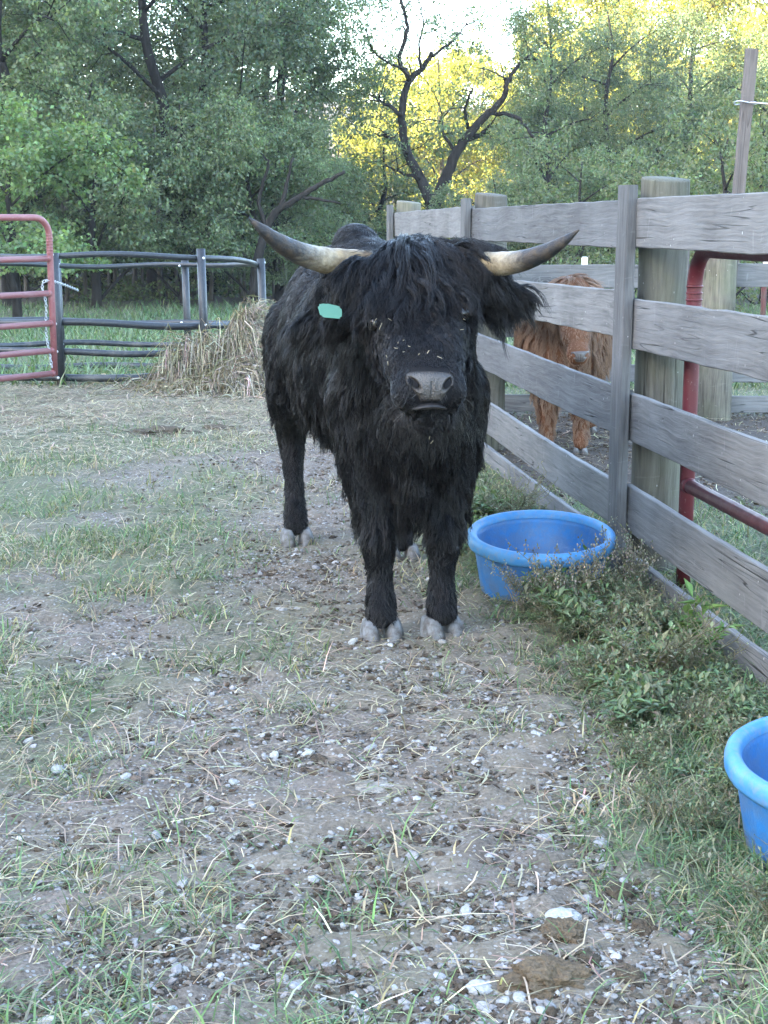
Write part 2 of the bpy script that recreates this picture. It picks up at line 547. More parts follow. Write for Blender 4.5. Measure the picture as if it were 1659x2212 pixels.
# pasture beyond the feeder
def field_w(x, y):
    t, m, s = zones(x, y)
    return t * (0.4 + 0.6 * sstep(0.35, 0.6, fbm(x * 0.8, y * 0.5, 3)))
fxp, fyp = scatter(42000, 12.6, 33, field_w, power=1.0)
n = len(fxp)
tv = tints(n, [(0.10, 0.155, 0.075), (0.14, 0.20, 0.10), (0.20, 0.22, 0.13), (0.08, 0.125, 0.06)], [3, 3, 1.6, 2])
V, F, T = blades(fxp, fyp, ground_z(fxp, fyp) - 0.01, 0.09 + 0.14 * rng.random(n), 0.005 + 0.006 * rng.random(n), 0.1 + 0.6 * rng.random(n), rng.random(n) * 6.283, 0.2 + 0.9 * rng.random(n), tv)
o = link('pasture_grass', np_mesh('pasture_grass', V, F, T), GRASS_M); tag(o, 'pale green pasture grass beyond the hay feeder', 'grass', kind='stuff')

# straw litter lying on the yard
def straw_w(x, y):
    t, m, s = zones(x, y)
    d = FX(y) - x
    pat = sstep(0.42, 0.62, fbm(x * 2.6 + 77, y * 1.9 + 8, 3))
    w = 0.07 + 0.40 * pat * sstep(1.6, 0.0, x) * sstep(2.3, 4.5, y) + 0.12 * pat + 0.9 * s * sstep(9, 10.5, y) + 0.14 * sstep(-0.2, -1.2, x)
    w = np.where(d < 0.05, 0.12 * (y > 6), w)
    return np.clip(w, 0, 1)
sx, sy = scatter(21000, 2.2, 13.6, straw_w, power=0.45)
fx_, fy_ = scatter(12000, 8.6, 13.5, lambda x, y: np.where(x < FX(y) - 0.2, 0.25 + 0.75 * zones(x, y)[2], 0.05), power=0.5)
sx = np.concatenate([sx, fx_]); sy = np.concatenate([sy, fy_])
n = len(sx)
ln = (0.025 + 0.11 * rng.random(n) ** 2.2) * np.where(rng.random(n) < 0.03, 1.8, 1) * (1 + 0.7 * sstep(8, 11, sy))
az = rng.random(n) * 6.283
cv = rng.standard_normal(n) * 0.16
V = np.zeros((n, 3, 2, 3))
zb = ground_z(sx, sy) + 0.006 + 0.012 * rng.random(n) + 0.02 * zones(sx, sy)[2] * rng.random(n)
tilt = rng.standard_normal(n) * 0.10
for i, f in enumerate((-0.5, 0.0, 0.5)):
    a2 = az + cv * f * 2
    cx = sx + np.cos(a2) * ln * f; cy = sy + np.sin(a2) * ln * f
    wd = (0.0007 + 0.0008 * (ln > 0.07) + 0.0012 * sstep(7, 11, sy)) * (0.7 + 0.6 * rng.random(n))
    for kx, sg in ((0, -1), (1, 1)):
        V[:, i, kx, 0] = cx - np.sin(a2) * wd * sg
        V[:, i, kx, 1] = cy + np.cos(a2) * wd * sg
        V[:, i, kx, 2] = zb + ln * f * tilt + (0.004 if i == 1 else 0)
b = np.arange(n)[:, None] * 6
F = np.concatenate([b + np.array([[0, 1, 3, 2]]), b + np.array([[2, 3, 5, 4]])])
T = np.repeat(tints(n, DRY, [1, 1.2, 0.8, 0.9]), 6, axis=0)
o = link('straw_litter', np_mesh('straw_litter', V.reshape(-1, 3), F, T), STRAW_M); tag(o, 'dry straw scattered over the yard', 'straw', kind='stuff')

# gravel: loose stones in the dirt
bm = bmesh.new(); bmesh.ops.create_icosphere(bm, subdivisions=1, radius=1)
ICO_V = np.array([v.co[:] for v in bm.verts]); ICO_F = np.array([[v.index for v in f.verts] for f in bm.faces]); bm.free()
bm = bmesh.new(); bmesh.ops.create_icosphere(bm, subdivisions=2, radius=1)
ICO2_V = np.array([v.co[:] for v in bm.verts]); ICO2_F = np.array([[v.index for v in f.verts] for f in bm.faces]); bm.free()

def stones(px, py, size, tint, BV=ICO_V, BF=ICO_F, sink=0.42, flat=0.65, rough=0.22):
    n = len(px)
    jit = 1 + rough * rng.standard_normal((n, len(BV), 1))
    sc = np.stack([size * (0.8 + 0.6 * rng.random(n)), size * (0.7 + 0.4 * rng.random(n)), size * flat * (0.7 + 0.5 * rng.random(n))], -1)
    V = BV[None] * jit * sc[:, None]
    a = rng.random(n) * 6.283; ca, sa = np.cos(a)[:, None], np.sin(a)[:, None]
    Vx = V[..., 0] * ca - V[..., 1] * sa; Vy = V[..., 0] * sa + V[..., 1] * ca
    tl = rng.standard_normal(n)[:, None] * 0.25
    Vz = V[..., 2] + Vx * tl
    P = np.stack([Vx + px[:, None], Vy + py[:, None], Vz + (ground_z(px, py) + size * flat * (1 - 2 * sink) * 0.5 + 0.002)[:, None]], -1)
    F = (np.arange(n)[:, None, None] * len(BV) + BF[None]).reshape(-1, 3)
    return P.reshape(-1, 3), F, np.repeat(tint, len(BV), axis=0)

def grav_w(x, y):
    t, m, s = zones(x, y)
    d = FX(y) - x
    n3 = fbm(x * 1.6 + 5, y * 1.2 + 60, 3)
    return np.clip((1 - 0.8 * t) * (0.35 + 0.65 * sstep(0.36, 0.58, n3)) * (d > 0.1) * (1 - 0.9 * sstep(10, 11, y)) * (1 - 0.55 * sstep(-0.2, -1.2, x)), 0, 1)
px, py = scatter(24000, 2.25, 11.5, grav_w, power=0.35)
n = len(px)
sz = 0.0025 + 0.0075 * rng.random(n) ** 3.0
tv = tints(n, [(0.33, 0.320, 0.31), (0.26, 0.248, 0.238), (0.20, 0.182, 0.163), (0.42, 0.41, 0.40), (0.145, 0.123, 0.10)], [2.5, 3, 3, 0.8, 3.5], 0.12, 0.015)
a1 = stones(px, py, sz, tv)
px, py = scatter(300, 2.25, 6.5, grav_w, power=0.5)
n = len(px)
sz = 0.008 + 0.010 * rng.random(n) ** 2.5
tv = tints(n, [(0.36, 0.352, 0.345), (0.29, 0.282, 0.277), (0.43, 0.422, 0.412)], [3, 3, 1], 0.10, 0.015)
a2 = stones(px, py, sz, tv, ICO2_V, ICO2_F, rough=0.10)
V = np.vstack([a1[0], a2[0]]); F = np.vstack([a1[1], a2[1] + len(a1[0])]); T = np.vstack([a1[2], a2[2]])
k = NT('stone')
co = k.coord('Object')
nz = k.noise(co, 130, 4, 0.7)
c = k.mix(k.ramp(nz, [(0.35, 0.0), (0.7, 1.0)]), k.mix(1.0, k.attr('tint'), (0.62, 0.60, 0.58, 1), 'MULTIPLY'), k.attr('tint'))
STONE_M = k.done(k.pbr(c, 0.85, k.bump(nz, 0.4, 0.003), 0.3))
o = link('gravel', np_mesh('gravel', V, F, T), STONE_M); tag(o, 'loose pale limestone gravel trodden into the yard', 'gravel', kind='stuff')

# dark crumbs of soil and trodden dung
def crumb_w(x, y):
    t, m, s = zones(x, y)
    d = FX(y) - x
    n3 = fbm(x * 2.4 + 15, y * 2.0 + 3, 3)
    return np.clip((0.55 + 0.6 * sstep(0.44, 0.62, n3)) * sstep(-1.8, 0.2, x) * (1 - 0.7 * t) + (d < 0) * m * (y < 12), 0, 1)
px, py = scatter(36000, 2.25, 11.5, crumb_w, power=0.4)
n = len(px)
sz = 0.0022 + 0.011 * rng.random(n) ** 3.2
V, F, T = stones(px, py, sz, tints(n, [(0.100, 0.076, 0.057), (0.165, 0.135, 0.110), (0.068, 0.051, 0.039)], [3, 3, 1.8], 0.2, 0.02), rough=0.28, flat=0.55)
SOIL_M = None
k = NT('dung_soil')
nz = k.noise(k.coord('Object'), 90, 5, 0.75)
c = k.mix(k.ramp(nz, [(0.3, 0.0), (0.7, 1.0)]), k.mix(1.0, k.attr('tint'), (0.5, 0.48, 0.45, 1), 'MULTIPLY'), k.mix(1.0, k.attr('tint'), (1.35, 1.32, 1.25, 1), 'MULTIPLY'))
SOIL_M = k.done(k.pbr(c, 0.95, k.bump(nz, 1.0, 0.008), 0.15))
o = link('soil_crumbs', np_mesh('soil_crumbs', V, F, T), SOIL_M); tag(o, 'dark crumbs of trodden soil and dung in the gravel', 'soil', kind='stuff')

# ---------------------------------------------------------------- board fence
WOOD_BOARD = m_wood('weathered_board', 0, (0.178, 0.175, 0.174, 1), (0.082, 0.080, 0.081, 1), (0.24, 0.238, 0.238, 1))
WOOD_BATTEN = m_wood('weathered_batten', 2, (0.165, 0.163, 0.163, 1), (0.068, 0.066, 0.066, 1), (0.22, 0.219, 0.22, 1))
WOOD_POST = m_wood('round_post_timber', 2, (0.165, 0.150, 0.122, 1), (0.055, 0.048, 0.037, 1), (0.21, 0.195, 0.168, 1), 0.35)
WOOD_POLE = m_wood('tall_pole_timber', 2, (0.135, 0.115, 0.108, 1), (0.065, 0.055, 0.052, 1), (0.18, 0.16, 0.15, 1))

def board_mesh(L, w, t, seed, grain_axis=0):
    """a sawn board, length along x, height along z, with worn uneven edges and a slight bow"""
    r = np.random.default_rng(seed)
    n = max(8, int(L / 0.12))
    xs = np.linspace(-L / 2, L / 2, n + 1)
    bow = 0.004 * np.sin(np.pi * (xs / L + 0.5)) * r.standard_normal() + 0.0018 * np.cumsum(r.standard_normal(n + 1)) / math.sqrt(n)
    top = w / 2 + 0.0012 * r.standard_normal(n + 1)
    bot = -w / 2 + 0.0012 * r.standard_normal(n + 1)
    b = 0.0035
    prof = []
    for i in range(n + 1):
        x = xs[i]
        prof.append([(x, -t / 2, bot[i] + b), (x, -t / 2 + b, bot[i]), (x, t / 2 - b, bot[i]), (x, t / 2, bot[i] + b),
                     (x, t / 2, top[i] - b), (x, t / 2 - b, top[i]), (x, -t / 2 + b, top[i]), (x, -t / 2, top[i] - b)])
    P = np.array(prof); P[:, :, 2] += bow[:, None]
    P[:, :, 1] += 0.004 * np.sin(xs * 2.1 + seed)[:, None]
    V = P.reshape(-1, 3)
    i = np.arange(n)[:, None]; j = np.arange(8)[None]
    j2 = (j + 1) % 8
    F = np.stack([i * 8 + j, i * 8 + j2, (i + 1) * 8 + j2, (i + 1) * 8 + j], -1).reshape(-1, 4)
    E = [np.arange(8)[::-1][None], (n * 8 + np.arange(8))[None]]
    return np_mesh('board', V, [F] + E)

def post_mesh(r, h, seed, sides=28, taper=0.04):
    rr = np.random.default_rng(seed)
    zs = np.concatenate([np.linspace(0, h - 0.02, 14), [h - 0.006, h]])
    ang = np.linspace(0, 2 * np.pi, sides, endpoint=False)
    crack = np.zeros(sides)
    for c in rr.choice(sides, 4, replace=False): crack[c] = 0.10 + 0.10 * rr.random()
    V = []
    for z in zs:
        f = 1 - taper * z / h
        e = 1.0 if z < h - 0.01 else (0.995 if z < h else 0.975)
        rad = r * f * e * (1 + 0.018 * np.sin(2 * ang + seed) + 0.01 * np.sin(5 * ang + 2 * z) - crack * (0.6 + 0.4 * math.sin(3 * z + seed)))
        V.append(np.stack([rad * np.cos(ang), rad * np.sin(ang), np.full(sides, z) + (0.012 * np.cos(ang + seed) * (z > h - 0.03))], -1))
    V = np.concatenate(V)
    m = len(zs)
    i = np.arange(m - 1)[:, None]; j = np.arange(sides)[None]; j2 = (j + 1) % sides
    F = np.stack([i * sides + j, i * sides + j2, (i + 1) * sides + j2, (i + 1) * sides + j], -1).reshape(-1, 4)
    V = np.vstack([V, [0, 0, h + 0.003]])
    cap = np.stack([np.full(sides, m * sides), (m - 1) * sides + np.arange(sides), (m - 1) * sides + (np.arange(sides) + 1) % sides], -1)
    me = np_mesh('round_post', V, [F, cap], None, True)
    return me

fence_ang = math.atan2(1.0, -0.13)               # along the fence, away from the camera
fdir = Vector((-0.13, 1.0, 0)).normalized()
fnor = Vector((-1.0, -0.13, 0)).normalized()     # towards the yard
ys_post = [-0.75, 2.55, 5.78, 9.02, 12.32]
fence = empty('board_fence', (0.93, 5.82, 0), 0, 'weathered grey five-board fence with round posts running along the right of the yard', 'fence')
def F_at(y, off=0.0, z=0.0):
    p = Vector((float(FX(y)), y, z)) + fnor * off
    return p - Vector((0.93, 5.82, 0))
ztops = [1.44, 1.075, 0.715, 0.355, 0.060]
seed = 1
for a, bq in zip(ys_post[1:-1], ys_post[2:]):
    L = (Vector((FX(bq), bq, 0)) - Vector((FX(a), a, 0))).length - 0.010
    ym = (a + bq) / 2
    for zt in ztops:
        seed += 1
        w = 0.182 + 0.004 * math.sin(seed * 2.3)
        me = board_mesh(L, w, 0.026, seed)
        o = link('board', me, WOOD_BOARD, fence, F_at(ym, 0, zt - w / 2 + 0.008 * math.sin(seed * 5.1)), None)
        dz = 0.006 * math.sin(seed * 7.7)
        if zt == 0.060: o.location.z += 0.055 if a > 5 else 0.045
        if zt == 1.075 and a > 5 and a < 6: dz = -0.014
        o.rotation_euler = (R(1.5 * math.sin(seed * 3.3)), dz, fence_ang - math.pi)
for i, y in enumerate(ys_post[1:]):
    post = post_mesh((0.092, 0.094, 0.097, 0.102)[i], 1.51 - 0.0 * i + 0.25, 11 + i)
    o = link('round_post', post, WOOD_POST, fence, F_at(y + (0.09 if i != 1 else 0.05), -0.125, -0.25), (0, 0, i * 1.3))
    bt = board_mesh(1.56, 0.135, 0.038, 60 + i)
    # a batten is a board on end: turn the mesh so that its length runs along z
    bt.transform(Matrix.Rotation(R(90), 4, 'Y'))
    o = link('batten', bt, WOOD_BATTEN, fence, F_at(y + 0.0, 0.035, 1.485 - 0.78), (0, R((0.0, 0.3, -1.1, 0.2)[i]), fence_ang - math.pi))
    NAIL = None

# ---------------------------------------------------------------- cross fence in the paddock
CY = 10.75
cross = empty('cross_fence', (2.2, CY, 0), 0, 'low weathered board fence crossing the paddock behind the calf', 'fence')
cz = [(1.06, 0.16), (0.70, 0.135), (0.37, 0.12), (0.155, 0.12)]
for (xa, xb) in ((0.42, 2.34), (2.36, 5.0)):
    for zt, w in cz:
        seed += 1
        o = link('board', board_mesh(xb - xa, w, 0.026, seed), WOOD_BOARD, cross, ((xa + xb) / 2 - 2.2, -0.02, zt - w / 2), (0, 0.008 * math.sin(seed), 0))
for xq in (2.29, 4.6):
    o = link('round_post', post_mesh(0.125, 1.32, int(xq * 10)), WOOD_POST, cross, (xq - 2.2, -0.165, -0.15))
o = link('brace_post', board_mesh(1.2, 0.09, 0.05, 300), WOOD_BATTEN, cross, (2.06 - 2.2 + 0.0, -0.06, 0.58)); o.data.transform(Matrix.Rotation(R(90), 4, 'Y'))

# the tall pole rising behind it, with its wire
pole = empty('tall_pole', (2.33, CY - 0.10, 0), 0, 'tall thin square wooden pole rising behind the fence at the right edge', 'pole')
pm = board_mesh(2.95, 0.078, 0.06, 401); pm.transform(Matrix.Rotation(R(90), 4, 'Y'))
o = link('shaft', pm, WOOD_POLE, pole, (0.065, 0, 1.02), (R(0), R(2.9), 0))
k = NT('galvanised_wire'); WIRE_M = k.done(k.pbr((0.5, 0.5, 0.52, 1), 0.4, None, 0.5, Metallic=0.7))
w = empty('wire', (2.46, CY - 0.14, 2.13), 0, 'pale wire tied round the tall wooden pole and running off to the right', 'wire')
A = Acc()
A.tube([(0, -0.02, 0.01), (0.6, 0.02, -0.035), (1.4, 0.1, -0.03), (3.0, 0.3, 0.05)], 0.006, 6)
aa = np.linspace(0, 2 * np.pi, 20)
A.tube(np.stack([-0.02 + 0.075 * np.cos(aa), 0.04 + 0.055 * np.sin(aa), 0.012 + 0.01 * np.sin(2 * aa)], -1), 0.005, 6)
link('strand', A.mesh('strand'), WIRE_M, w)

# steel t-posts with white caps in the far paddock
k = NT('white_plastic'); WHITE_M = k.done(k.pbr((0.75, 0.75, 0.74, 1), 0.5))
k = NT('rusty_red_steel'); TPOST_M = k.done(k.pbr(k.mix(k.ramp(k.noise(k.coord(), 14, 4), [(0.4, 0.0), (0.65, 1.0)]), (0.085, 0.024, 0.020, 1), (0.07, 0.04, 0.03, 1)), 0.7))
def tpost(x, y, lab):
    r = empty('fence_stake', (x, y, float(ground_z(x, y))), 0.3 * x, lab, 'fence stake', 'steel stakes of the wire fence')
    A = Acc(); A.tube([(0, 0, -0.1), (0, 0, 1.08)], [0.022, 0.022], 6); A.tube([(0.0, 0.02, -0.1), (0, 0.03, 1.0)], 0.012, 5)
    link('stake', A.mesh('stake'), TPOST_M, r)
    A = Acc(); A.tube([(0, 0, 1.02), (0, 0, 1.17), (0, 0, 1.18)], [0.032, 0.032, 0.02], 10)
    link('cap', A.mesh('cap'), WHITE_M, r)
tpost(2.10, 16.2, 'white-capped steel stake seen above the calf beyond the cross fence')
tpost(3.40, 16.0, 'red steel stake with white cap between red gate and cross fence post')
tpost(4.1, 16.6, 'red steel stake with white cap right of the tall pole')

# ---------------------------------------------------------------- red tube gates
def m_paint(name, col, worn, fac=0.35):
    k = NT(name)
    co = k.coord('Object')
    a = k.noise(co, 11, 5, 0.7); b2 = k.noise(co, 60, 4, 0.6)
    c = k.mix(k.ramp(a, [(0.45, 0.0), (0.75, fac)]), col, worn)
    c = k.mix(k.ramp(b2, [(0.62, 0.0), (0.72, 0.35)]), c, (0.30, 0.27, 0.25, 1))
    return k.done(k.pbr(c, k.ramp(a, [(0.3, 0.38), (0.7, 0.62)]), k.bump(b2, 0.15, 0.003), 0.45))
RED_DULL = m_paint('faded_red_paint', (0.21, 0.068, 0.070, 1), (0.27, 0.13, 0.125, 1), 0.8)
RED_DEEP = m_paint('deep_red_paint', (0.090, 0.011, 0.017, 1), (0.11, 0.030, 0.030, 1), 0.6)

def arch_path(x0, z0, z1, r, x_end, n=10):
    """upright at x0 from z0, rounding over radius r into a top rail towards x_end"""
    s = 1 if x_end > x0 else -1
    a = np.linspace(0, math.pi / 2, n)
    pts = [(x0, 0, z0), (x0, 0, (z0 + z1 - r) / 2)]
    pts += [(x0 + s * (r - r * math.cos(t)), 0, z1 - r + r * math.sin(t)) for t in a]
    pts += [(x0 + s * (r + (abs(x_end - x0) - r) * f), 0, z1) for f in (0.33, 0.66, 1.0)]
    return np.array(pts)

def tube_gate(name, loc, rz, L, z0, z1, bars, rad, mat, lab, ribs=True):
    g = empty(name, loc, rz, lab, 'gate')
    A = Acc(); A.tube(arch_path(0, z0, z1, 0.14, L, 12), rad, 14)
    ft = link('frame_tube', A.mesh('frame_tube'), mat, g)
    for i, zb in enumerate(bars):
        A = Acc(); A.tube([(0.0, 0, zb), (L * 0.5, 0.004, zb - 0.004), (L - 0.1, 0, zb)], rad * 0.93, 12)
        br = link('bar', A.mesh('bar'), mat, g)
        A = Acc(); A.tube([(rad * 0.6, 0, zb), (rad * 1.55, 0, zb)], [rad * 1.13, rad * 0.98], 14)
        link('weld', A.mesh('weld'), mat, br)
    A = Acc()
    for i in range(7):    # press ribs below the bend
        zz = z1 - 0.13 - 0.024 * i
        x = 0.0 if zz < z1 - 0.14 else 0.004
        tt = np.linspace(0, 2 * np.pi, 18, endpoint=False)
        A.tube(np.stack([x + rad * 0.99 * np.cos(tt), rad * 0.99 * np.sin(tt), np.full(18, zz)], -1), 0.0042, 5, closed=True)
    link('rib', A.mesh('rib'), mat, ft)
    return g
# left gate: its free end by the feeder, running off to the left and nearer
gl = Vector((-2.62, 12.15, 0))
tube_gate('tube_gate', gl, math.atan2(-0.80, -0.60), 3.0, 0.155, 1.385, [1.07, 0.80, 0.565, 0.35, 0.17], 0.0255, RED_DULL,
          'faded pinkish red tube gate at the left edge in front of the black feeder')
# right gate: leant along the far side of the board fence
gp = Vector((float(FX(5.50)), 5.50, 0)) - fnor * 0.14
gr = tube_gate('tube_gate', gp, math.atan2(-1.0, 0.13), 2.6, -0.01, 1.255, [0.92, 0.62, 0.405, 0.16], 0.0275, RED_DEEP,
          'deep red tube gate leaning behind the grey board fence')
gr.rotation_euler[0] = R(0)

# galvanised chain on the left gate
def chain(name, pts, lab, rl=0.017, rw=0.0032):
    P = spline(np.array(pts), 40)
    seg = np.concatenate([[0], np.cumsum(np.linalg.norm(np.diff(P, axis=0), axis=1))])
    n = int(seg[-1] / (rl * 1.45))
    A = Acc()
    tt = np.linspace(0, 2 * np.pi, 10, endpoint=False)
    for i in range(n):
        s = (i + 0.5) / n * seg[-1]
        c = np.array([np.interp(s, seg, P[:, j]) for j in range(3)])
        d = np.array([np.interp(s + 0.01, seg, P[:, j]) for j in range(3)]) - np.array([np.interp(s - 0.01, seg, P[:, j]) for j in range(3)])
        d /= np.linalg.norm(d) + 1e-9
        sd = np.cross(d, [0.3, 1, 0.2] if i % 2 else [1, -0.3, 0.1]); sd /= np.linalg.norm(sd)
        A.tube(c + rl * np.cos(tt)[:, None] * d + rl * 0.55 * np.sin(tt)[:, None] * sd, rw, 5, closed=True)
    o = link(name, A.mesh(name), CHAIN_M); tag(o, lab, 'chain')
    return o
k = NT('galvanised_chain'); CHAIN_M = k.done(k.pbr((0.42, 0.44, 0.46, 1), 0.45, None, 0.5, Metallic=0.6))
chain('chain', [(-2.52, 12.7, 0.80), (-2.58, 12.4, 0.86), (-2.64, 12.12, 0.90), (-2.68, 12.10, 0.86), (-2.655, 12.09, 0.72), (-2.665, 12.1, 0.5), (-2.645, 12.1, 0.34), (-2.63, 12.1, 0.22)],
      'galvanised chain tying the pinkish red gate to the black feeder')

# ---------------------------------------------------------------- black ring feeder
k = NT('black_poly_pipe')
co = k.coord('Object')
nz = k.noise(co, 7, 4, 0.65); n2 = k.noise(co, 45, 4, 0.6)
sz = k.n('SeparateXYZ'); k.set(sz.inputs[0], co)
mudf = k.math('MULTIPLY', k.ramp(nz, [(0.48, 0.0), (0.66, 0.5)]), k.math('LESS_THAN', sz.outputs[2], 0.35))
c = k.mix(k.ramp(n2, [(0.5, 0.0), (0.75, 0.5)]), (0.020, 0.022, 0.026, 1), (0.06, 0.062, 0.066, 1))
c = k.mix(mudf, c, (0.16, 0.142, 0.12, 1))
PIPE_M = k.done(k.pbr(c, k.ramp(nz, [(0.3, 0.32), (0.7, 0.55)]), k.bump(n2, 0.15, 0.003), 0.5))
k = NT('bolt_steel'); BOLT_M = k.done(k.pbr((0.6, 0.6, 0.6, 1), 0.35, None, 0.5, Metallic=0.5))
FR = 1.43
fc = Vector((-2.60, 14.2, -0.085))
feeder = empty('hay_feeder', fc, 0, 'black plastic pipe ring feeder for hay at the edge of the pasture', 'hay feeder')
feeder.rotation_euler = (R(-3.3), R(0.6), 0)
for zi, (zr, rr) in enumerate(((1.085, 0.0245), (0.52, 0.031), (0.292, 0.028), (0.075, 0.031))):
    t = np.linspace(0, 2 * np.pi, 72, endpoint=False)
    A = Acc()
    wob = 0.012 * np.sin(3 * t + zi * 2) + 0.008 * np.sin(7 * t + zi)
    A.tube(np.stack([(FR + 0.4 * wob) * np.sin(t), -(FR + 0.4 * wob) * np.cos(t), zr + wob], -1), rr, 12, closed=True)
    link('rail', A.mesh('rail'), PIPE_M, feeder)
for i, ad in enumerate((-4, 45, 87, 156, 207, 255, 305)):
    a = R(ad)
    h = (1.10, 1.165, 1.12, 1.16, 1.15, 1.13, 1.12)[i]
    A = Acc()
    ro = FR + 0.062
    lean = 0.05 * math.sin(i * 2.2)
    A.tube([(ro * math.sin(a) - 0.03, -ro * math.cos(a), h), (ro * math.sin(a) - 0.01, -ro * math.cos(a), h * 0.5), (ro * math.sin(a) + 0.015, -ro * math.cos(a), 0.0)], 0.037, 18)
    up_o = link('upright', A.mesh('upright'), PIPE_M, feeder)
    for zr in (1.085, 0.52, 0.292, 0.075):
        for rb in (ro + 0.036, FR - 0.031):
            A = Acc(); s = np.array([math.sin(a), -math.cos(a), 0]); sg = 1 if rb > FR else -1
            p = np.array([rb * math.sin(a) - 0.03 * zr, -rb * math.cos(a), zr])
            A.tube([p - s * 0.004 * sg, p + s * 0.008 * sg], 0.012, 8)
            link('bolt', A.mesh('bolt'), BOLT_M, up_o)

# ---------------------------------------------------------------- blue feed tubs
k = NT('blue_rubber')
co = k.coord('Object')
nz = k.noise(co, 5, 5, 0.65); n2 = k.noise(co, 160, 3, 0.6); n3 = k.noise(co, 22, 4, 0.7)
c = k.mix(k.ramp(nz, [(0.3, 0.0), (0.7, 1.0)]), (0.012, 0.120, 0.345, 1), (0.024, 0.170, 0.42, 1))
c = k.mix(k.ramp(n3, [(0.60, 0.0), (0.78, 0.5)]), c, (0.16, 0.22, 0.33, 1))
c = k.mix(k.ramp(nz, [(0.62, 0.0), (0.8, 0.4)]), c, (0.22, 0.22, 0.20, 1))
sz = k.n('SeparateXYZ'); k.set(sz.inputs[0], co)
low = k.ramp(sz.outputs[2], [(0.0, 1.0), (0.14, 0.15)])
n4 = k.noise(co, 16, 6, 0.75)
c = k.mix(k.math('MULTIPLY', k.ramp(n4, [(0.38, 0.0), (0.56, 0.9)]), k.math('MAXIMUM', low, 0.38)), c, (0.12, 0.115, 0.105, 1))
scr = k.noise(k.map(co, (60, 60, 9)), 1.0, 3, 0.6, 1.0)
c = k.mix(k.ramp(scr, [(0.62, 0.0), (0.72, 0.35)]), c, (0.10, 0.20, 0.38, 1))
TUB_M = k.done(k.pbr(c, k.ramp(n3, [(0.3, 0.38), (0.7, 0.6)]), k.bump(n2, 0.35, 0.003), 0.45))
k = NT('blue_rubber_rim')
co = k.coord('Object')
nz = k.noise(co, 8, 5, 0.7); n2 = k.noise(co, 40, 4, 0.7)
c = k.mix(k.ramp(nz, [(0.35, 0.0), (0.7, 0.8)]), (0.030, 0.180, 0.41, 1), (0.10, 0.27, 0.46, 1))
c = k.mix(k.ramp(n2, [(0.48, 0.0), (0.66, 0.7)]), c, (0.15, 0.20, 0.27, 1))
RIM_M = k.done(k.pbr(c, 0.5, k.bump(n2, 0.2, 0.003), 0.45))
def revolve(prof, n=72, wob=0.0, seed=0):
    prof = np.array(prof)
    a = np.linspace(0, 2 * np.pi, n, endpoint=False)
    w = 1 + wob * np.sin(2 * a + seed) + wob * 0.5 * np.sin(5 * a + 2 * seed)
    V = np.stack([prof[:, None, 0] * np.cos(a)[None] * w, prof[:, None, 0] * np.sin(a)[None] * w, np.repeat(prof[:, 1:2], n, 1)], -1).reshape(-1, 3)
    m = len(prof)
    i = np.arange(m - 1)[:, None]; j = np.arange(n)[None]; j2 = (j + 1) % n
    F = np.stack([i * n + j, i * n + j2, (i + 1) * n + j2, (i + 1) * n + j], -1).reshape(-1, 4)
    return V, F
def tub(loc, tilt_dir, tilt, lab, Ro=0.272, H=0.225):
    r = empty('feed_tub', loc, 0, lab, 'tub', 'blue feed tubs along the fence')
    r.rotation_euler = Matrix.Rotation(tilt, 3, Vector((math.cos(tilt_dir), math.sin(tilt_dir), 0))).to_euler()
    Rb = Ro * 0.80; Ri = Ro - 0.030
    prof = [(0.001, 0.0), (Rb - 0.02, 0.0), (Rb - 0.004, 0.006), (Rb, 0.02), (Ri + 0.004, H - 0.035), (Ri + 0.004, H - 0.006), (Ri - 0.004, H - 0.006), (Ri - 0.010, H - 0.03), (Rb - 0.014, 0.035), (Rb - 0.04, 0.014), (0.001, 0.012)]
    V, F = revolve(prof, 80, 0.004, loc[0])
    link('tub_wall', np_mesh('tub_wall', V, F, None, True), TUB_M, r)
    rim = [(Ri - 0.008, H - 0.012), (Ri - 0.006, H + 0.002), (Ri + 0.004, H + 0.012), (Ri + 0.017, H + 0.014), (Ro - 0.004, H + 0.006), (Ro, H - 0.008), (Ro - 0.001, H - 0.026), (Ro - 0.006, H - 0.036), (Ro - 0.012, H - 0.038), (Ri + 0.002, H - 0.034)]
    V, F = revolve(rim, 80, 0.004, loc[0])
    link('rim', np_mesh('rim', V, F, None, True), RIM_M, r)
    return r
tub((0.575, 5.50, 0.004), 0.0, R(7), 'round blue rubber feed tub between the bull and the fence post')
tub((1.022, 3.15, -0.012), 0.2, R(4), 'round blue feed tub cut off by the right edge of the picture', 0.285, 0.215)

# ---------------------------------------------------------------- hay pile by the feeder
HX, HY = -1.30, 12.75
def hay_h(x, y):
    dx = (x - HX); dy = (y - HY)
    h = 0.40 * np.exp(-((dx - 0.22) / 0.27) ** 2 - ((dy - 0.1) / 0.42) ** 2)
    h = h + 0.24 * np.exp(-((dx + 0.25) / 0.20) ** 2 - ((dy - 0.1) / 0.36) ** 2)
    h = h + 0.24 * np.exp(-((dx - 0.55) / 0.40) ** 2 - ((dy - 0.1) / 0.5) ** 2)
    h = h + 0.10 * np.exp(-((dx - 0.1) / 0.75) ** 2 - ((dy + 0.1) / 0.7) ** 2)
    h = h - 0.30 * np.exp(-((dx + 0.20) / 0.20) ** 2 - ((dy + 0.25) / 0.17) ** 2)
    return h * (1 + 0.9 * (fbm(x * 5, y * 5, 3) - 0.5)) - 0.03
hay = empty('hay_pile', (HX, HY, 0), 0, 'tumbled heap of dry hay spilling in front of the ring feeder', 'hay')
g = np.linspace(-1.3, 1.4, 64); X, Y = np.meshgrid(g + HX, np.linspace(-1.0, 1.0, 50) + HY)
Z = ground_z(X, Y) + hay_h(X, Y)
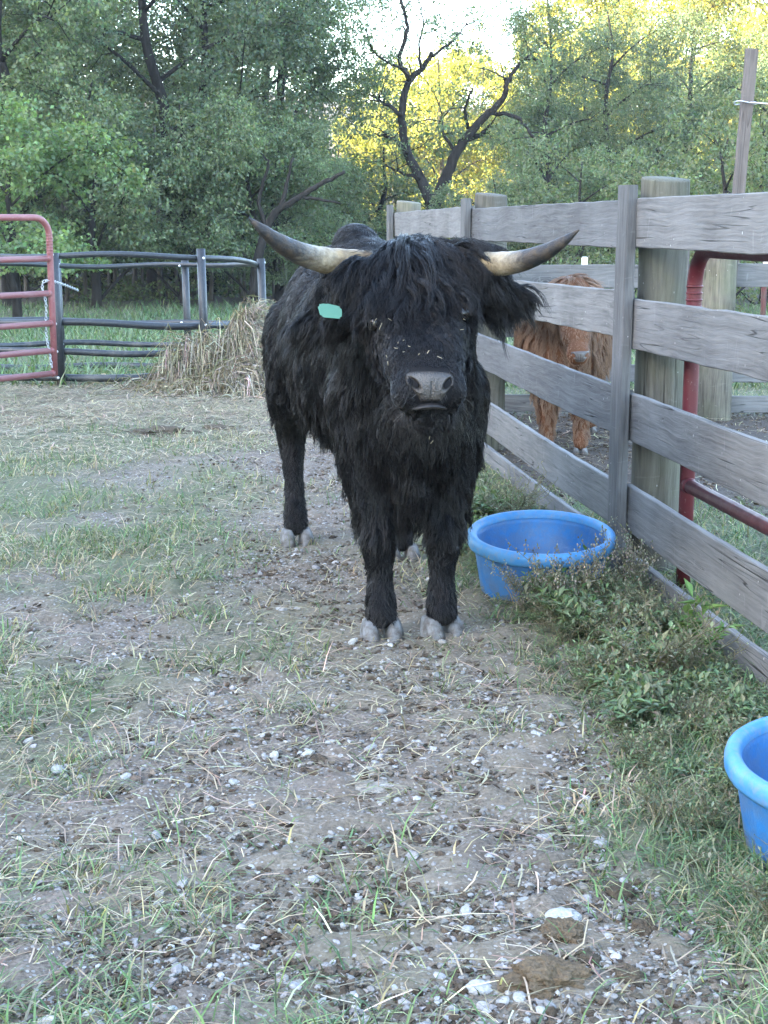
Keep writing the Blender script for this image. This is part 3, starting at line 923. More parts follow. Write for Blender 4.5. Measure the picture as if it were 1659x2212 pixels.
ni, nj = X.shape
i, j = np.meshgrid(np.arange(ni - 1), np.arange(nj - 1), indexing='ij')
q = np.stack([i * nj + j, i * nj + j + 1, (i + 1) * nj + j + 1, (i + 1) * nj + j], -1).reshape(-1, 4)
k = NT('packed_hay')
nz = k.noise(k.map(k.coord(), (40, 40, 110)), 1, 4, 0.7)
HAYCORE_M = k.done(k.pbr(k.ramp(nz, [(0.3, (0.045, 0.036, 0.026, 1)), (0.7, (0.15, 0.125, 0.09, 1))]), 0.9, k.bump(nz, 1, 0.02), 0.2))  # core coloured dark to give the shade between strands
link('core', np_mesh('core', np.stack([X - HX, Y - HY, Z], -1).reshape(-1, 3), q, None, True), HAYCORE_M, hay)
n = 14000
x = HX + rng.normal(0.18, 0.42, n); y = HY + rng.normal(-0.1, 0.38, n)
kp = (hay_h(x, y) > 0.03) | (rng.random(n) < 0.25)
x, y = x[kp], y[kp]; n = len(x)
e = 0.02
gxh = (hay_h(x + e, y) - hay_h(x - e, y)) / (2 * e); gyh = (hay_h(x, y + e) - hay_h(x, y - e)) / (2 * e)
down = np.stack([-gxh, -gyh], -1)
gm = np.linalg.norm(down, axis=1) + 1e-6
th = np.where(rng.random(n) < 0.06, rng.normal(1.57, 0.5, n), rng.random(n) * 6.283)
ca_, sa_ = np.cos(th), np.sin(th) / np.sqrt(1 + gm ** 2)
dxy = ca_[:, None] * np.stack([-down[:, 1], down[:, 0]], -1) / gm[:, None] + sa_[:, None] * down / gm[:, None]
az = np.arctan2(dxy[:, 1], dxy[:, 0])
ln = (0.10 + 0.24 * rng.random(n) ** 1.5) * np.linalg.norm(dxy, axis=1)
P = np.zeros((n, 4, 3))
lift = rng.random(n) ** 2.5 * 0.7 + 0.03
for s_, f in enumerate((0, 0.33, 0.66, 1.0)):
    az2 = az + rng.normal(0, 0.07, n) * f
    xx = x + np.cos(az2) * ln * f; yy = y + np.sin(az2) * ln * f
    surf = np.maximum(ground_z(xx, yy), ground_z(xx, yy) + hay_h(xx, yy))
    zz0 = ground_z(x, y) + np.maximum(hay_h(x, y), 0)
    P[:, s_, 0] = xx; P[:, s_, 1] = yy
    P[:, s_, 2] = np.maximum(surf + 0.012, zz0 * (1 - f) + surf * f + lift * ln * math.sin(math.pi * f) + 0.02)
# the overhanging mane of the torn bale end
over = np.arange(n) < 450
mx = HX - 0.50 + 0.55 * rng.random(450); my = HY - 0.06 + 0.10 * rng.standard_normal(450)
mz = ground_z(mx, my) + 0.20 + 0.16 * (mx - HX + 0.62) + 0.09 * rng.standard_normal(450)
ma = -2.0 + 1.0 * rng.standard_normal(450); ml = (0.10 + 0.30 * rng.random(450)) * np.where(rng.random(450) < 0.5, 0.6, 1.0)
for s_, (f, dz) in enumerate(((0, 0), (0.30, 0.05), (0.62, 0.0), (0.85, -0.16))):
    P[:450, s_, 0] = mx + np.cos(ma) * ml * f; P[:450, s_, 1] = my + np.sin(ma) * ml * f
    P[:450, s_, 2] = np.maximum(mz + dz * (0.3 + 2.4 * rng.random(450) * ml * 2) + 0.02 * rng.standard_normal(450), 0.02)
az[:450] = ma
wd = 0.0013 + 0.0016 * rng.random(n)
V = np.zeros((n, 4, 2, 3))
for kx, sg in ((0, -1), (1, 1)):
    V[:, :, kx, :] = P
    V[:, :, kx, 0] += sg * (-np.sin(az))[:, None] * wd[:, None]
    V[:, :, kx, 1] += sg * np.cos(az)[:, None] * wd[:, None]
    V[:, :, kx, 2] += sg * ((0.25 + 0.95 * np.abs(np.cos(az))) * wd)[:, None]
b = np.arange(n)[:, None] * 8
F = np.concatenate([b + np.array([[0, 1, 3, 2]]), b + np.array([[2, 3, 5, 4]]), b + np.array([[4, 5, 7, 6]])])
T = np.repeat(tints(n, [(0.29, 0.245, 0.175), (0.21, 0.175, 0.125), (0.37, 0.325, 0.245), (0.12, 0.10, 0.07)], [1, 1, 0.6, 0.9]), 8, 0)  # darkest strands carry the shade of the gaps in their colour
Vh = V.reshape(-1, 3); Vh[:, 0] -= HX; Vh[:, 1] -= HY
o = link('straw', np_mesh('straw', Vh, F, T), STRAW_M, hay); o['kind'] = 'stuff'

# ---------------------------------------------------------------- animals: hair grown as curves on a blended body
def blob_body(name, elems, limbs, voxel, smooth_it, mat, parent):
    """one continuous skin: ellipsoids and limb chains fused by a voxel remesh and relaxed"""
    bm = bmesh.new()
    for (c, r, *rot) in elems:
        M = Matrix.Translation(Vector(c))
        if rot: M = M @ rot[0]
        M = M @ Matrix.Diagonal((*r, 1))
        bmesh.ops.create_icosphere(bm, subdivisions=3, radius=1, matrix=M)
    for pts in limbs:
        P = spline(np.array([p[:3] for p in pts]), 6); rr = spline(np.array([[p[3], 0, 0] for p in pts]), 6)[:, 0]
        for p, r in zip(P, rr):
            bmesh.ops.create_icosphere(bm, subdivisions=2, radius=float(r), matrix=Matrix.Translation(Vector(p)))
    me = bpy.data.meshes.new(name); bm.to_mesh(me); bm.free()
    tmp = bpy.data.objects.new('tmp', me); COL.objects.link(tmp)
    md = tmp.modifiers.new('r', 'REMESH'); md.mode = 'VOXEL'; md.voxel_size = voxel
    ms = tmp.modifiers.new('s', 'SMOOTH'); ms.factor = 0.5; ms.iterations = smooth_it
    dg = bpy.context.evaluated_depsgraph_get()
    out = bpy.data.meshes.new_from_object(tmp.evaluated_get(dg))
    bpy.data.objects.remove(tmp); bpy.data.meshes.remove(me)
    out.name = name
    out.polygons.foreach_set('use_smooth', np.ones(len(out.polygons), bool))
    out.materials.clear()
    return link(name, out, mat, parent)

def skin_samples(me, count, weight):
    """points on a mesh in its local space, chosen by area and weight(P, N)"""
    me.calc_loop_triangles()
    V = np.empty(len(me.vertices) * 3, np.float32); me.vertices.foreach_get('co', V); V = V.reshape(-1, 3)
    VN = np.empty(len(me.vertices) * 3, np.float32); me.vertices.foreach_get('normal', VN); VN = VN.reshape(-1, 3)
    T = np.empty(len(me.loop_triangles) * 3, np.int32); me.loop_triangles.foreach_get('vertices', T); T = T.reshape(-1, 3)
    A, B, C = V[T[:, 0]], V[T[:, 1]], V[T[:, 2]]
    area = 0.5 * np.linalg.norm(np.cross(B - A, C - A), axis=1)
    cen = (A + B + C) / 3; nn = VN[T].mean(1); nn /= np.linalg.norm(nn, axis=1)[:, None] + 1e-9
    w = area * weight(cen, nn); w /= w.sum()
    t = rng.choice(len(T), count, p=w)
    u, v = rng.random(count), rng.random(count)
    f = u + v > 1; u[f], v[f] = 1 - u[f], 1 - v[f]
    P = A[t] + u[:, None] * (B[t] - A[t]) + v[:, None] * (C[t] - A[t])
    N = VN[T[t, 0]] * (1 - u - v)[:, None] + VN[T[t, 1]] * u[:, None] + VN[T[t, 2]] * v[:, None]
    N /= np.linalg.norm(N, axis=1)[:, None] + 1e-9
    return P, N

def grow(name, me, count, guides, weight, style, mat, parent, K=7, clump=0.7, rad=0.0009, spread=1.0):
    """style(P, N) -> length, flow (n,3), lift, gravity, curl amplitude, curl turns"""
    GP, GN = skin_samples(me, guides, weight)
    L, flow, lift, grav, cua, cut = style(GP, GN)
    L = np.asarray(L); g = len(GP)
    L = L * (0.75 + 0.5 * rng.random(g))
    flow = flow + 0.20 * rng.standard_normal((g, 3))
    tan = flow - N_dot(flow, GN) * GN
    tan /= np.linalg.norm(tan, axis=1)[:, None] + 1e-9
    d = tan + lift[:, None] * GN * (0.6 + 0.8 * rng.random((g, 1)))
    d /= np.linalg.norm(d, axis=1)[:, None]
    pts = np.zeros((g, K, 3)); pts[:, 0] = GP
    step = L / (K - 1)
    dep = bpy.data.meshes.new('t')
    bvh = BVH_OF(me)
    ph = rng.random(g) * 6.283
    side = np.cross(tan, GN)
    for i in range(1, K):
        d = d + np.array([0, 0, -1.0]) * (grav * 0.35)[:, None] + 0.06 * rng.standard_normal((g, 3))
        s = i / (K - 1)
        wv = cua * np.cos(ph + cut * 6.283 * s)
        wv2 = cua * np.sin(ph + cut * 6.283 * s)
        dd = d / (np.linalg.norm(d, axis=1)[:, None] + 1e-9)
        d = dd
        dirv = dd + side * wv[:, None] + GN * (wv2 * 0.7)[:, None]
        dirv /= np.linalg.norm(dirv, axis=1)[:, None] + 1e-9
        p = pts[:, i - 1] + dirv * step[:, None]
        for a in range(g):
            loc, nor, idx, dist = bvh.find_nearest(Vector(p[a]))
            if loc is not None:
                nv = np.array(nor); off = p[a] - np.array(loc)
                sd = float(np.dot(off, nv)); need = 0.0015 + 0.10 * L[a] * s
                if sd < need: p[a] = p[a] + nv * (need - sd)
        pts[:, i] = p
    kd = KDTree(g)
    for a in range(g): kd.insert(GP[a] + 0.0, a)
    kd.balance()
    P, N = skin_samples(me, count, weight)
    gi = np.empty(count, int)
    for a in range(count):
        gi[a] = kd.find(P[a])[1]
    G = pts[gi]
    s = np.linspace(0, 1, K)[None, :, None]
    # shorter hairs follow only the first stretch of their guide
    lf = (0.55 + 0.45 * rng.random(count))[:, None]
    idx = lf * np.linspace(0, 1, K)[None] * (K - 1)
    i0 = np.clip(np.floor(idx).astype(int), 0, K - 2); fr = (idx - i0)[..., None]
    ar = np.arange(count)[:, None]
    Gc = G[ar, i0] * (1 - fr) + G[ar, i0 + 1] * fr
    off = (P - G[:, 0])
    Lh = (L[gi] * lf[:, 0])[:, None, None]
    C = Gc + off[:, None, :] * (1 - clump * sstep(0.012, 0.06, Lh) * s ** 0.8)
    C = C + (rng.standard_normal((count, 1, 3)) * s + 0.16 * rng.standard_normal((count, K, 3)) * (s > 0)) * np.minimum(0.0045, 0.05 * Lh) * spread
    hc = bpy.data.hair_curves.new(name)
    hc.add_curves([K] * count)
    hc.attributes['position'].data.foreach_set('vector', C.astype(np.float32).ravel())
    ra = hc.attributes.get('radius') or hc.attributes.new('radius', 'FLOAT', 'POINT')
    rr = rad * (1 - 0.75 * np.linspace(0, 1, K) ** 2)[None] * (0.7 + 0.6 * rng.random((count, 1)))
    ra.data.foreach_set('value', rr.astype(np.float32).ravel())
    hc.materials.append(mat)
    o = bpy.data.objects.new(name, hc); COL.objects.link(o)
    o.parent = parent
    return o

def N_dot(a, b): return np.sum(a * b, axis=1)[:, None]
_BV = {}
def BVH_OF(me):
    if me.name not in _BV:
        _BV[me.name] = BVHTree.FromPolygons([v.co[:] for v in me.vertices], [p.vertices[:] for p in me.polygons])
    return _BV[me.name]

def m_hair(name, ca, cb, rough, spec, tip=None):
    k = NT(name)
    hi = k.n('HairInfo')
    r = hi.outputs['Random']
    c = k.mix(r, ca, cb)
    ic = k.math('POWER', hi.outputs['Intercept'], 2.5)
    c = k.mix(k.math('MULTIPLY', ic, 0.55), c, tip or cb)
    return k.done(k.pbr(c, rough, None, spec))
BLACK_HAIR = m_hair('black_hair', (0.0020, 0.0019, 0.0024, 1), (0.0055, 0.0054, 0.0072, 1), 0.28, 0.24, (0.014, 0.0105, 0.0085, 1))
k = NT('black_skin'); BLACK_SKIN = k.done(k.pbr((0.0065, 0.0062, 0.0072, 1), 0.75, None, 0.14))

# the bull's own frame: -y is the way it faces, x to its left (the viewer's right)
BO = Vector((0.09, 4.92, 0)); BA = R(10.5)
bull = empty('bull', BO, BA, 'shaggy black horned highland bull standing on the gravel facing the camera', 'bull')
BM = Matrix.Translation(BO) @ Matrix.Rotation(BA, 4, 'Z'); BI = BM.inverted()
def wl_(x, y, z): return BI @ Vector((x, y, z))

PO = wl_(0.082, 4.60, 1.205); NO = wl_(0.128, 4.235, 0.862)        # poll and muzzle
hax = (NO - PO).normalized(); HL = (NO - PO).length
hsx = (Vector((1, 0.0, 0)) @ BM.to_3x3()); hsx = (BI.to_3x3() @ Vector((1, -0.05, 0.03))).normalized()
hsx = (hsx - hax * hsx.dot(hax)).normalized()
hn = hsx.cross(hax).normalized()
if hn.y > 0: hn = -hn                                               # out of the forehead
HR = Matrix((hsx, hax, hn)).transposed().to_4x4()
def hp(t, s=0.0, o=0.0): return PO + hax * (HL * t) + hsx * s + hn * o

el = []
E = lambda c, r, rot=None: el.append((c, r, rot) if rot is not None else (c, r))
# trunk
E((-0.01, 0.14, 0.90), (0.240, 0.36, 0.36)); E((0, 0.68, 0.86), (0.318, 0.52, 0.37)); E((0, 1.02, 0.90), (0.315, 0.40, 0.345))
E((0, 1.32, 0.96), (0.265, 0.30, 0.31)); E((0, 0.30, 1.10), (0.17, 0.32, 0.17)); E((0.02, 1.02, 1.15), (0.155, 0.34, 0.15))
E((0.0, 1.10, 1.27), (0.085, 0.17, 0.075))
E((-0.01, 0.02, 0.70), (0.185, 0.22, 0.24)); E((0.0, -0.12, 0.72), (0.15, 0.16, 0.20))
E((-0.025, -0.14, 0.56), (0.060, 0.085, 0.15)); E((-0.03, -0.14, 0.47), (0.048, 0.065, 0.07))
# neck
for f in np.linspace(0, 1, 6):
    c = Vector((0, 0.05, 1.0)).lerp(hp(0.06, 0, -0.10), f)
    E(c, (0.215 - 0.045 * f, 0.20, 0.27 - 0.07 * f))
# head
E(hp(0.02, 0, -0.02), (0.135, 0.12, 0.11), HR); E(hp(0.24, 0, -0.02), (0.152, 0.15, 0.115), HR)
E(hp(0.46, 0, -0.015), (0.138, 0.16, 0.105), HR); E(hp(0.68, 0, -0.01), (0.116, 0.14, 0.095), HR)
E(hp(0.88, 0, -0.012), (0.106, 0.085, 0.085), HR)
E(hp(0.42, 0.095, -0.05), (0.045, 0.13, 0.07), HR); E(hp(0.42, -0.095, -0.05), (0.045, 0.13, 0.07), HR)
E(hp(0.93, 0.052, -0.005), (0.055, 0.052, 0.055), HR); E(hp(0.93, -0.052, -0.005), (0.055, 0.052, 0.055), HR)
E(hp(0.915, 0.0, -0.072), (0.076, 0.082, 0.062), HR)                  # chin
for s in (-1, 1):
    E(hp(0.38, s * 0.118, 0.040), (0.036, 0.05, 0.036), HR)          # brow over the eye
    E(hp(0.03, s * 0.150, -0.01), (0.095, 0.090, 0.080), HR)             # horn boss
# ears: flat paddles held out below the horns
def ear(s, tip_dz, tip_dy, out):
    b0 = hp(0.13, s * 0.135, -0.06)
    tip = b0 + hsx * (s * out) + Vector((0, tip_dy, tip_dz))
    for f in np.linspace(0, 1, 6):
        c = b0.lerp(tip, f)
        wdt = 0.030 + 0.032 * math.sin(math.pi * min(1, f * 0.9 + 0.12))
        E(c, (0.035, 0.018, wdt))
    return b0, tip
EARL = ear(-1, -0.030, 0.02, 0.185); EARR = ear(1, -0.005, -0.01, 0.165)
limbs = []
for s, fx in ((-1, -0.102), (1, 0.102)):
    limbs.append([(fx * 1.45, 0.08, 0.80, 0.130), (fx * 1.30, 0.04, 0.60, 0.108), (fx * 1.12, 0.01, 0.43, 0.078), (fx * 1.08, -0.005, 0.34, 0.066), (fx * 1.03, 0.008, 0.22, 0.043), (fx * 1.0, 0.0, 0.125, 0.050), (fx, -0.012, 0.075, 0.050)])
def hind(s, hx, hy):
    limbs.append([(0.15 * s, 1.28, 0.90, 0.20), (0.19 * s, 1.18 + 0.25 * (hy - 1.3), 0.72, 0.15), (hx, hy + 0.06, 0.55, 0.085), (hx, hy + 0.115, 0.46, 0.062), (hx, hy + 0.07, 0.32, 0.047), (hx, hy + 0.035, 0.20, 0.041), (hx, hy + 0.012, 0.12, 0.050), (hx, hy - 0.005, 0.075, 0.050)])
hind(-1, -0.185, 1.57); hind(1, 0.195, 1.16)
body = blob_body('body', el, limbs, 0.0135, 5, BLACK_SKIN, bull)

# hooves: two claws a foot
k = NT('hoof_horn')
co = k.coord('Object')
nz = k.noise(co, 16, 5, 0.7); n2 = k.noise(k.map(co, (30, 30, 6)), 1.0, 3, 0.6)
c = k.mix(k.ramp(n2, [(0.35, 0.0), (0.65, 1.0)]), (0.090, 0.090, 0.092, 1), (0.21, 0.212, 0.214, 1))
c = k.mix(k.ramp(nz, [(0.40, 0.0), (0.58, 0.9)]), c, (0.050, 0.038, 0.028, 1))
HOOF_M = k.done(k.pbr(c, 0.6, k.bump(n2, 0.4, 0.004), 0.35))
def hoof_mesh(w, l, h, side):
    rings = []
    n = 20
    a = np.linspace(0, 2 * np.pi, n, endpoint=False)
    for f, sc, sh in ((0, 1.0, 0), (0.12, 1.04, 0.0), (0.45, 0.97, 0.08), (0.8, 0.84, 0.20), (1.0, 0.70, 0.30), (1.06, 0.45, 0.34)):
        ca, sa = np.cos(a), np.sin(a)
        x = w * sc * np.sign(ca) * np.abs(ca) ** 0.8
        x = np.where(x * side < 0, x * 0.72, x)                      # flat inner wall
        y = l * sc * np.sign(sa) * np.abs(sa) ** 0.85
        y = np.where(y < 0, y * 1.15, y * 0.8) + l * sh * 1.1
        x = x - side * 0.25 * w * np.clip(-sa, 0, 1) ** 2 * (1 - f)  # toes turn inwards
        rings.append(np.stack([x, y, np.full(n, h * f)], -1))
    V = np.concatenate(rings); m = len(rings)
    i = np.arange(m - 1)[:, None]; j = np.arange(n)[None]; j2 = (j + 1) % n
    F = np.stack([i * n + j, i * n + j2, (i + 1) * n + j2, (i + 1) * n + j], -1).reshape(-1, 4)
    return np_mesh('hoof', V, [F, (np.arange(n)[::-1])[None], ((m - 1) * n + np.arange(n))[None]], None, True)
def feet(parent, spots, sc=1.0):
    for (x, y, rot) in spots:
        for s in (-1, 1):
            me = hoof_mesh(0.037 * sc, 0.054 * sc, 0.070 * sc, s)
            o = link('hoof', me, HOOF_M, parent, (x + s * 0.036 * sc * math.cos(rot), y + s * 0.036 * sc * math.sin(rot) - 0.012 * sc, -0.011), (0, 0, rot + s * 0.06))
feet(bull, [(-0.102, -0.005, 0.0), (0.102, -0.0, 0.30), (-0.185, 1.555, 0.05), (0.195, 1.145, 0.0)])

# horns: pale base, black tip, rings of growth near the root
k = NT('horn')
co = k.coord('Object')
nz = k.noise(co, 30, 5, 0.7)
t_ = k.n('SeparateColor'); k.set(t_.inputs[0], k.attr('tint'))
strk = k.noise(k.map(co, (10, 60, 60)), 1, 5, 0.7)
tt = k.math('ADD', t_.outputs[0], k.math('MULTIPLY', k.math('SUBTRACT', strk, 0.5), 0.28))
c = k.ramp(tt, [(0.0, (0.10, 0.065, 0.032, 1)), (0.25, (0.24, 0.175, 0.095, 1)), (0.40, (0.29, 0.235, 0.16, 1)), (0.48, (0.13, 0.11, 0.085, 1)), (0.55, (0.022, 0.022, 0.024, 1)), (1.0, (0.010, 0.010, 0.012, 1))])
c = k.mix(k.ramp(nz, [(0.42, 0.0), (0.66, 0.75)]), c, (0.075, 0.050, 0.030, 1))
HORN_M = k.done(k.pbr(c, k.ramp(nz, [(0.3, 0.34), (0.7, 0.6)]), k.bump(k.math('ADD', strk, nz), 0.7, 0.006), 0.28))
def cam_pt(px, py, Y):
    """a point at distance Y whose direction from the eye is that of the photograph's 1659 x 2212 grid"""
    d = Vector(((px - 829.5) / 3300, 0, 0)) + Vector((0, math.cos(PITCH), -math.sin(PITCH))) + Vector((0, math.sin(PITCH), math.cos(PITCH))) * ((1106 - py) / 3300)
    return Vector((0, 0, EYE)) + d * (Y / d.y)
def horn(pts, radii):
    W = [wl_(*cam_pt(*p)) for p in pts]
    P = spline(np.array([w[:] for w in W]), 10)
    rr = np.interp(np.linspace(0, 1, len(P)), np.linspace(0, 1, len(radii)), radii)
    t = np.linspace(0, 1, len(P))
    rr = rr * (1 + 0.018 * np.sin(t * 60) * (t < 0.4) + 0.008 * np.sin(t * 23))
    V, F, T3 = tube_arrays(P, rr, 20)
    col = np.concatenate([np.repeat(t, 20), [0, 1]])[:, None] * np.ones(3)
    return link('horn', np_mesh('horn', V, [F, T3], col, True), HORN_M, bull)
horn([(800, 572, 4.60), (752, 568, 4.58), (700, 562, 4.54), (650, 548, 4.48), (605, 525, 4.43), (568, 497, 4.40), (537, 470, 4.40)], [0.042, 0.041, 0.038, 0.033, 0.026, 0.016, 0.0025])
horn([(985, 575, 4.58), (1035, 572, 4.56), (1085, 570, 4.52), (1130, 563, 4.47), (1175, 546, 4.43), (1215, 523, 4.40), (1251, 496, 4.39)], [0.040, 0.038, 0.035, 0.031, 0.025, 0.016, 0.0025])

# eyes in the shadow of the forelock
k = NT('dark_eye'); EYE_M = k.done(k.pbr((0.006, 0.004, 0.003, 1), 0.16, None, 0.4))
for s in (-1, 1):
    bm = bmesh.new(); bmesh.ops.create_uvsphere(bm, u_segments=20, v_segments=14, radius=0.024)
    o = link('eye', bm_mesh('eye', bm), EYE_M, bull, hp(0.45, s * 0.127, 0.039))

# bare nose pad with nostrils, moulded over the muzzle
k = NT('nose_skin')
co = k.coord('Object')
vz = k.voro(co, 210); nz = k.noise(co, 25, 4, 0.6)
t_ = k.n('SeparateColor'); k.set(t_.inputs[0], k.attr('tint'))
c = k.mix(k.ramp(nz, [(0.3, 0.0), (0.7, 1.0)]), (0.028, 0.023, 0.020, 1), (0.064, 0.055, 0.048, 1))
c = k.mix(t_.outputs[0], (0.003, 0.003, 0.003, 1), c)  # tint turns the nostrils black, their inner shade painted in
NOSE_M = k.done(k.pbr(c, k.ramp(nz, [(0.3, 0.32), (0.7, 0.5)]), k.bump(vz, 0.5, 0.004), k.math('MULTIPLY', t_.outputs[0], 0.45)))
def nose_pad(parent, body, NOp, hs, hnn, mat, sc=1.0, lipm=None):
    """height field laid over the front of the muzzle, looking along the face"""
    fw = Vector((0, -1, -0.10)).normalized()
    up = (Vector((0, 0, 1)) - fw * fw.z).normalized()
    sd = up.cross(fw).normalized()
    if sd.dot(hs) < 0: sd = -sd
    bvh = BVH_OF(body.data)
    us = np.linspace(-1, 1, 64); vs_ = np.linspace(-1, 1, 56)
    V = []; C = []; KP = []
    for v in vs_:
        for u in us:
            a = u * 0.074 * sc; b = v * 0.050 * sc
            p0 = NOp + sd * a + up * b + fw * 0.3
            hit = bvh.ray_cast(p0, -fw, 0.6)
            dep = hit[3] if hit[0] is not None else 0.40
            dep = min(dep, 0.36)
            # outline: broad across the nostrils, narrow at the lip
            half = 0.064 + 0.008 * math.sin(max(0, min(1, (v + 0.2) / 1.2)) * math.pi) if v > 0 else 0.064 * (1 - 0.50 * min(1, -v * 1.15) ** 0.8)
            half *= sc
            inside = 1 / (1 + math.exp((abs(a) - half) / (0.003 * sc))) * (1 / (1 + math.exp((v - 0.80 + 0.18 * u * u) / 0.05))) * (1 / (1 + math.exp((-0.92 - v) / 0.04)))
            h = -0.006 + 0.016 * sc * inside * (1 - 0.25 * u * u)
            # philtrum groove and nostrils
            h -= 0.0035 * sc * math.exp(-(a / (0.004 * sc)) ** 2) * inside * (v < 0.3)
            nx = abs(a) - 0.050 * sc; ny = b - 0.006 * sc
            q = (nx * math.cos(0.75) - ny * math.sin(0.75)) / (0.0105 * sc), (nx * math.sin(0.75) + ny * math.cos(0.75)) / (0.0190 * sc)
            r2 = q[0] ** 2 + q[1] ** 2
            hole = math.exp(-r2 ** 1.6)
            wing = math.exp(-((math.sqrt(r2) - 1.5) / 0.5) ** 2)
            h += 0.003 * sc * wing * inside
            h -= 0.013 * sc * hole
            V.append(p0 - fw * (dep - h))
            KP.append(inside)
            C.append((max(0.0, min(1, inside)) * (1 - min(1, 1.6 * hole)),) * 3)  # nostril shade painted as dark tint over shallow dents
    nu, nv = len(us), len(vs_)
    i, j = np.meshgrid(np.arange(nv - 1), np.arange(nu - 1), indexing='ij')
    q = np.stack([i * nu + j, i * nu + j + 1, (i + 1) * nu + j + 1, (i + 1) * nu + j], -1).reshape(-1, 4)
    V = np.array([v[:] for v in V]); Cc = np.array(C)
    # keep only the pad itself
    keep = np.array(KP)[q].max(1) > 0.15
    hole_k = np.ones(len(q), bool)
    return link('nose_pad', np_mesh('nose_pad', V, q[keep], Cc, True), mat, parent)
NOC = wl_(0.132, 4.20, 0.905)
nose_pad(bull, body, NOC, hsx, hn, NOSE_M, 0.92)
# lower lip, grey and wet
bm = bmesh.new(); bmesh.ops.create_uvsphere(bm, u_segments=28, v_segments=14, radius=1)
for v in bm.verts: v.co = Vector((v.co.x * 0.050, v.co.y * 0.020 + 0.014 * v.co.x ** 2, v.co.z * 0.008 - 0.010 * v.co.x ** 2))
LIPW = wl_(0.129, 4.208, 0.850)
k = NT('wet_lip'); nz = k.noise(k.coord(), 60, 4, 0.7)
LIP_M = k.done(k.pbr(k.ramp(nz, [(0.35, (0.02, 0.018, 0.018, 1)), (0.7, (0.024, 0.021, 0.020, 1))]), 0.40, k.bump(nz, 0.4, 0.003), 0.2))
link('lower_lip', bm_mesh('lower_lip', bm), LIP_M, bull, LIPW)

# green ear tag
k = NT('green_tag'); TAG_M = k.done(k.pbr(k.mix(k.ramp(k.noise(k.coord(), 40, 4), [(0.5, 0.0), (0.75, 0.3)]), (0.060, 0.185, 0.140, 1), (0.12, 0.19, 0.16, 1)), 0.45))
tw = [wl_(*cam_pt(px, py, 4.46)) for px, py in ((685, 658), (704, 655), (738, 663), (739, 689), (693, 685))]
bm = bmesh.new()
f0 = [bm.verts.new(p) for p in tw]; f1 = [bm.verts.new(p + Vector((0, 0.003, 0))) for p in tw]
bm.faces.new(f0); bm.faces.new(f1[::-1])
for i in range(5): bm.faces.new((f0[i], f1[i], f1[(i + 1) % 5], f0[(i + 1) % 5]))
bmesh.ops.bevel(bm, geom=[e for e in bm.edges if len(e.link_faces) == 2 and abs((e.verts[0].co - e.verts[1].co).y) < 0.0032 and (e.verts[0].co - e.verts[1].co).length < 0.004], offset=0.006, segments=3, affect='EDGES')
link('ear_tag', bm_mesh('ear_tag', bm, False), TAG_M, bull)

# ---- the bull's coat
PON = np.array(PO[:]); HAXN = np.array(hax[:]); HSN = np.array(hsx[:]); HNN = np.array(hn[:])
E0L, E1L, E0R, E1R = [np.array(v[:]) for v in (*EARL, *EARR)]
def seg_d(P, a, b):
    t = np.clip(((P - a) @ (b - a)) / np.dot(b - a, b - a), 0, 1)
    return np.linalg.norm(P - (a + t[:, None] * (b - a)), axis=1), t
def head_co(P):
    Q = P - PON
    return (Q @ HAXN) / HL, Q @ HSN, Q @ HNN
def is_head(P):
    t, s, o = head_co(P)
    return ((t > -0.25) & (np.abs(s) < 0.2) & (o > -0.13) & (t < 1.25))
def ear_w(P):
    dl, tl = seg_d(P, E0L, E1L); dr, tr = seg_d(P, E0R, E1R)
    return np.maximum(sstep(0.085, 0.06, dl) * (tl > 0.32), sstep(0.085, 0.06, dr) * (tr > 0.32))
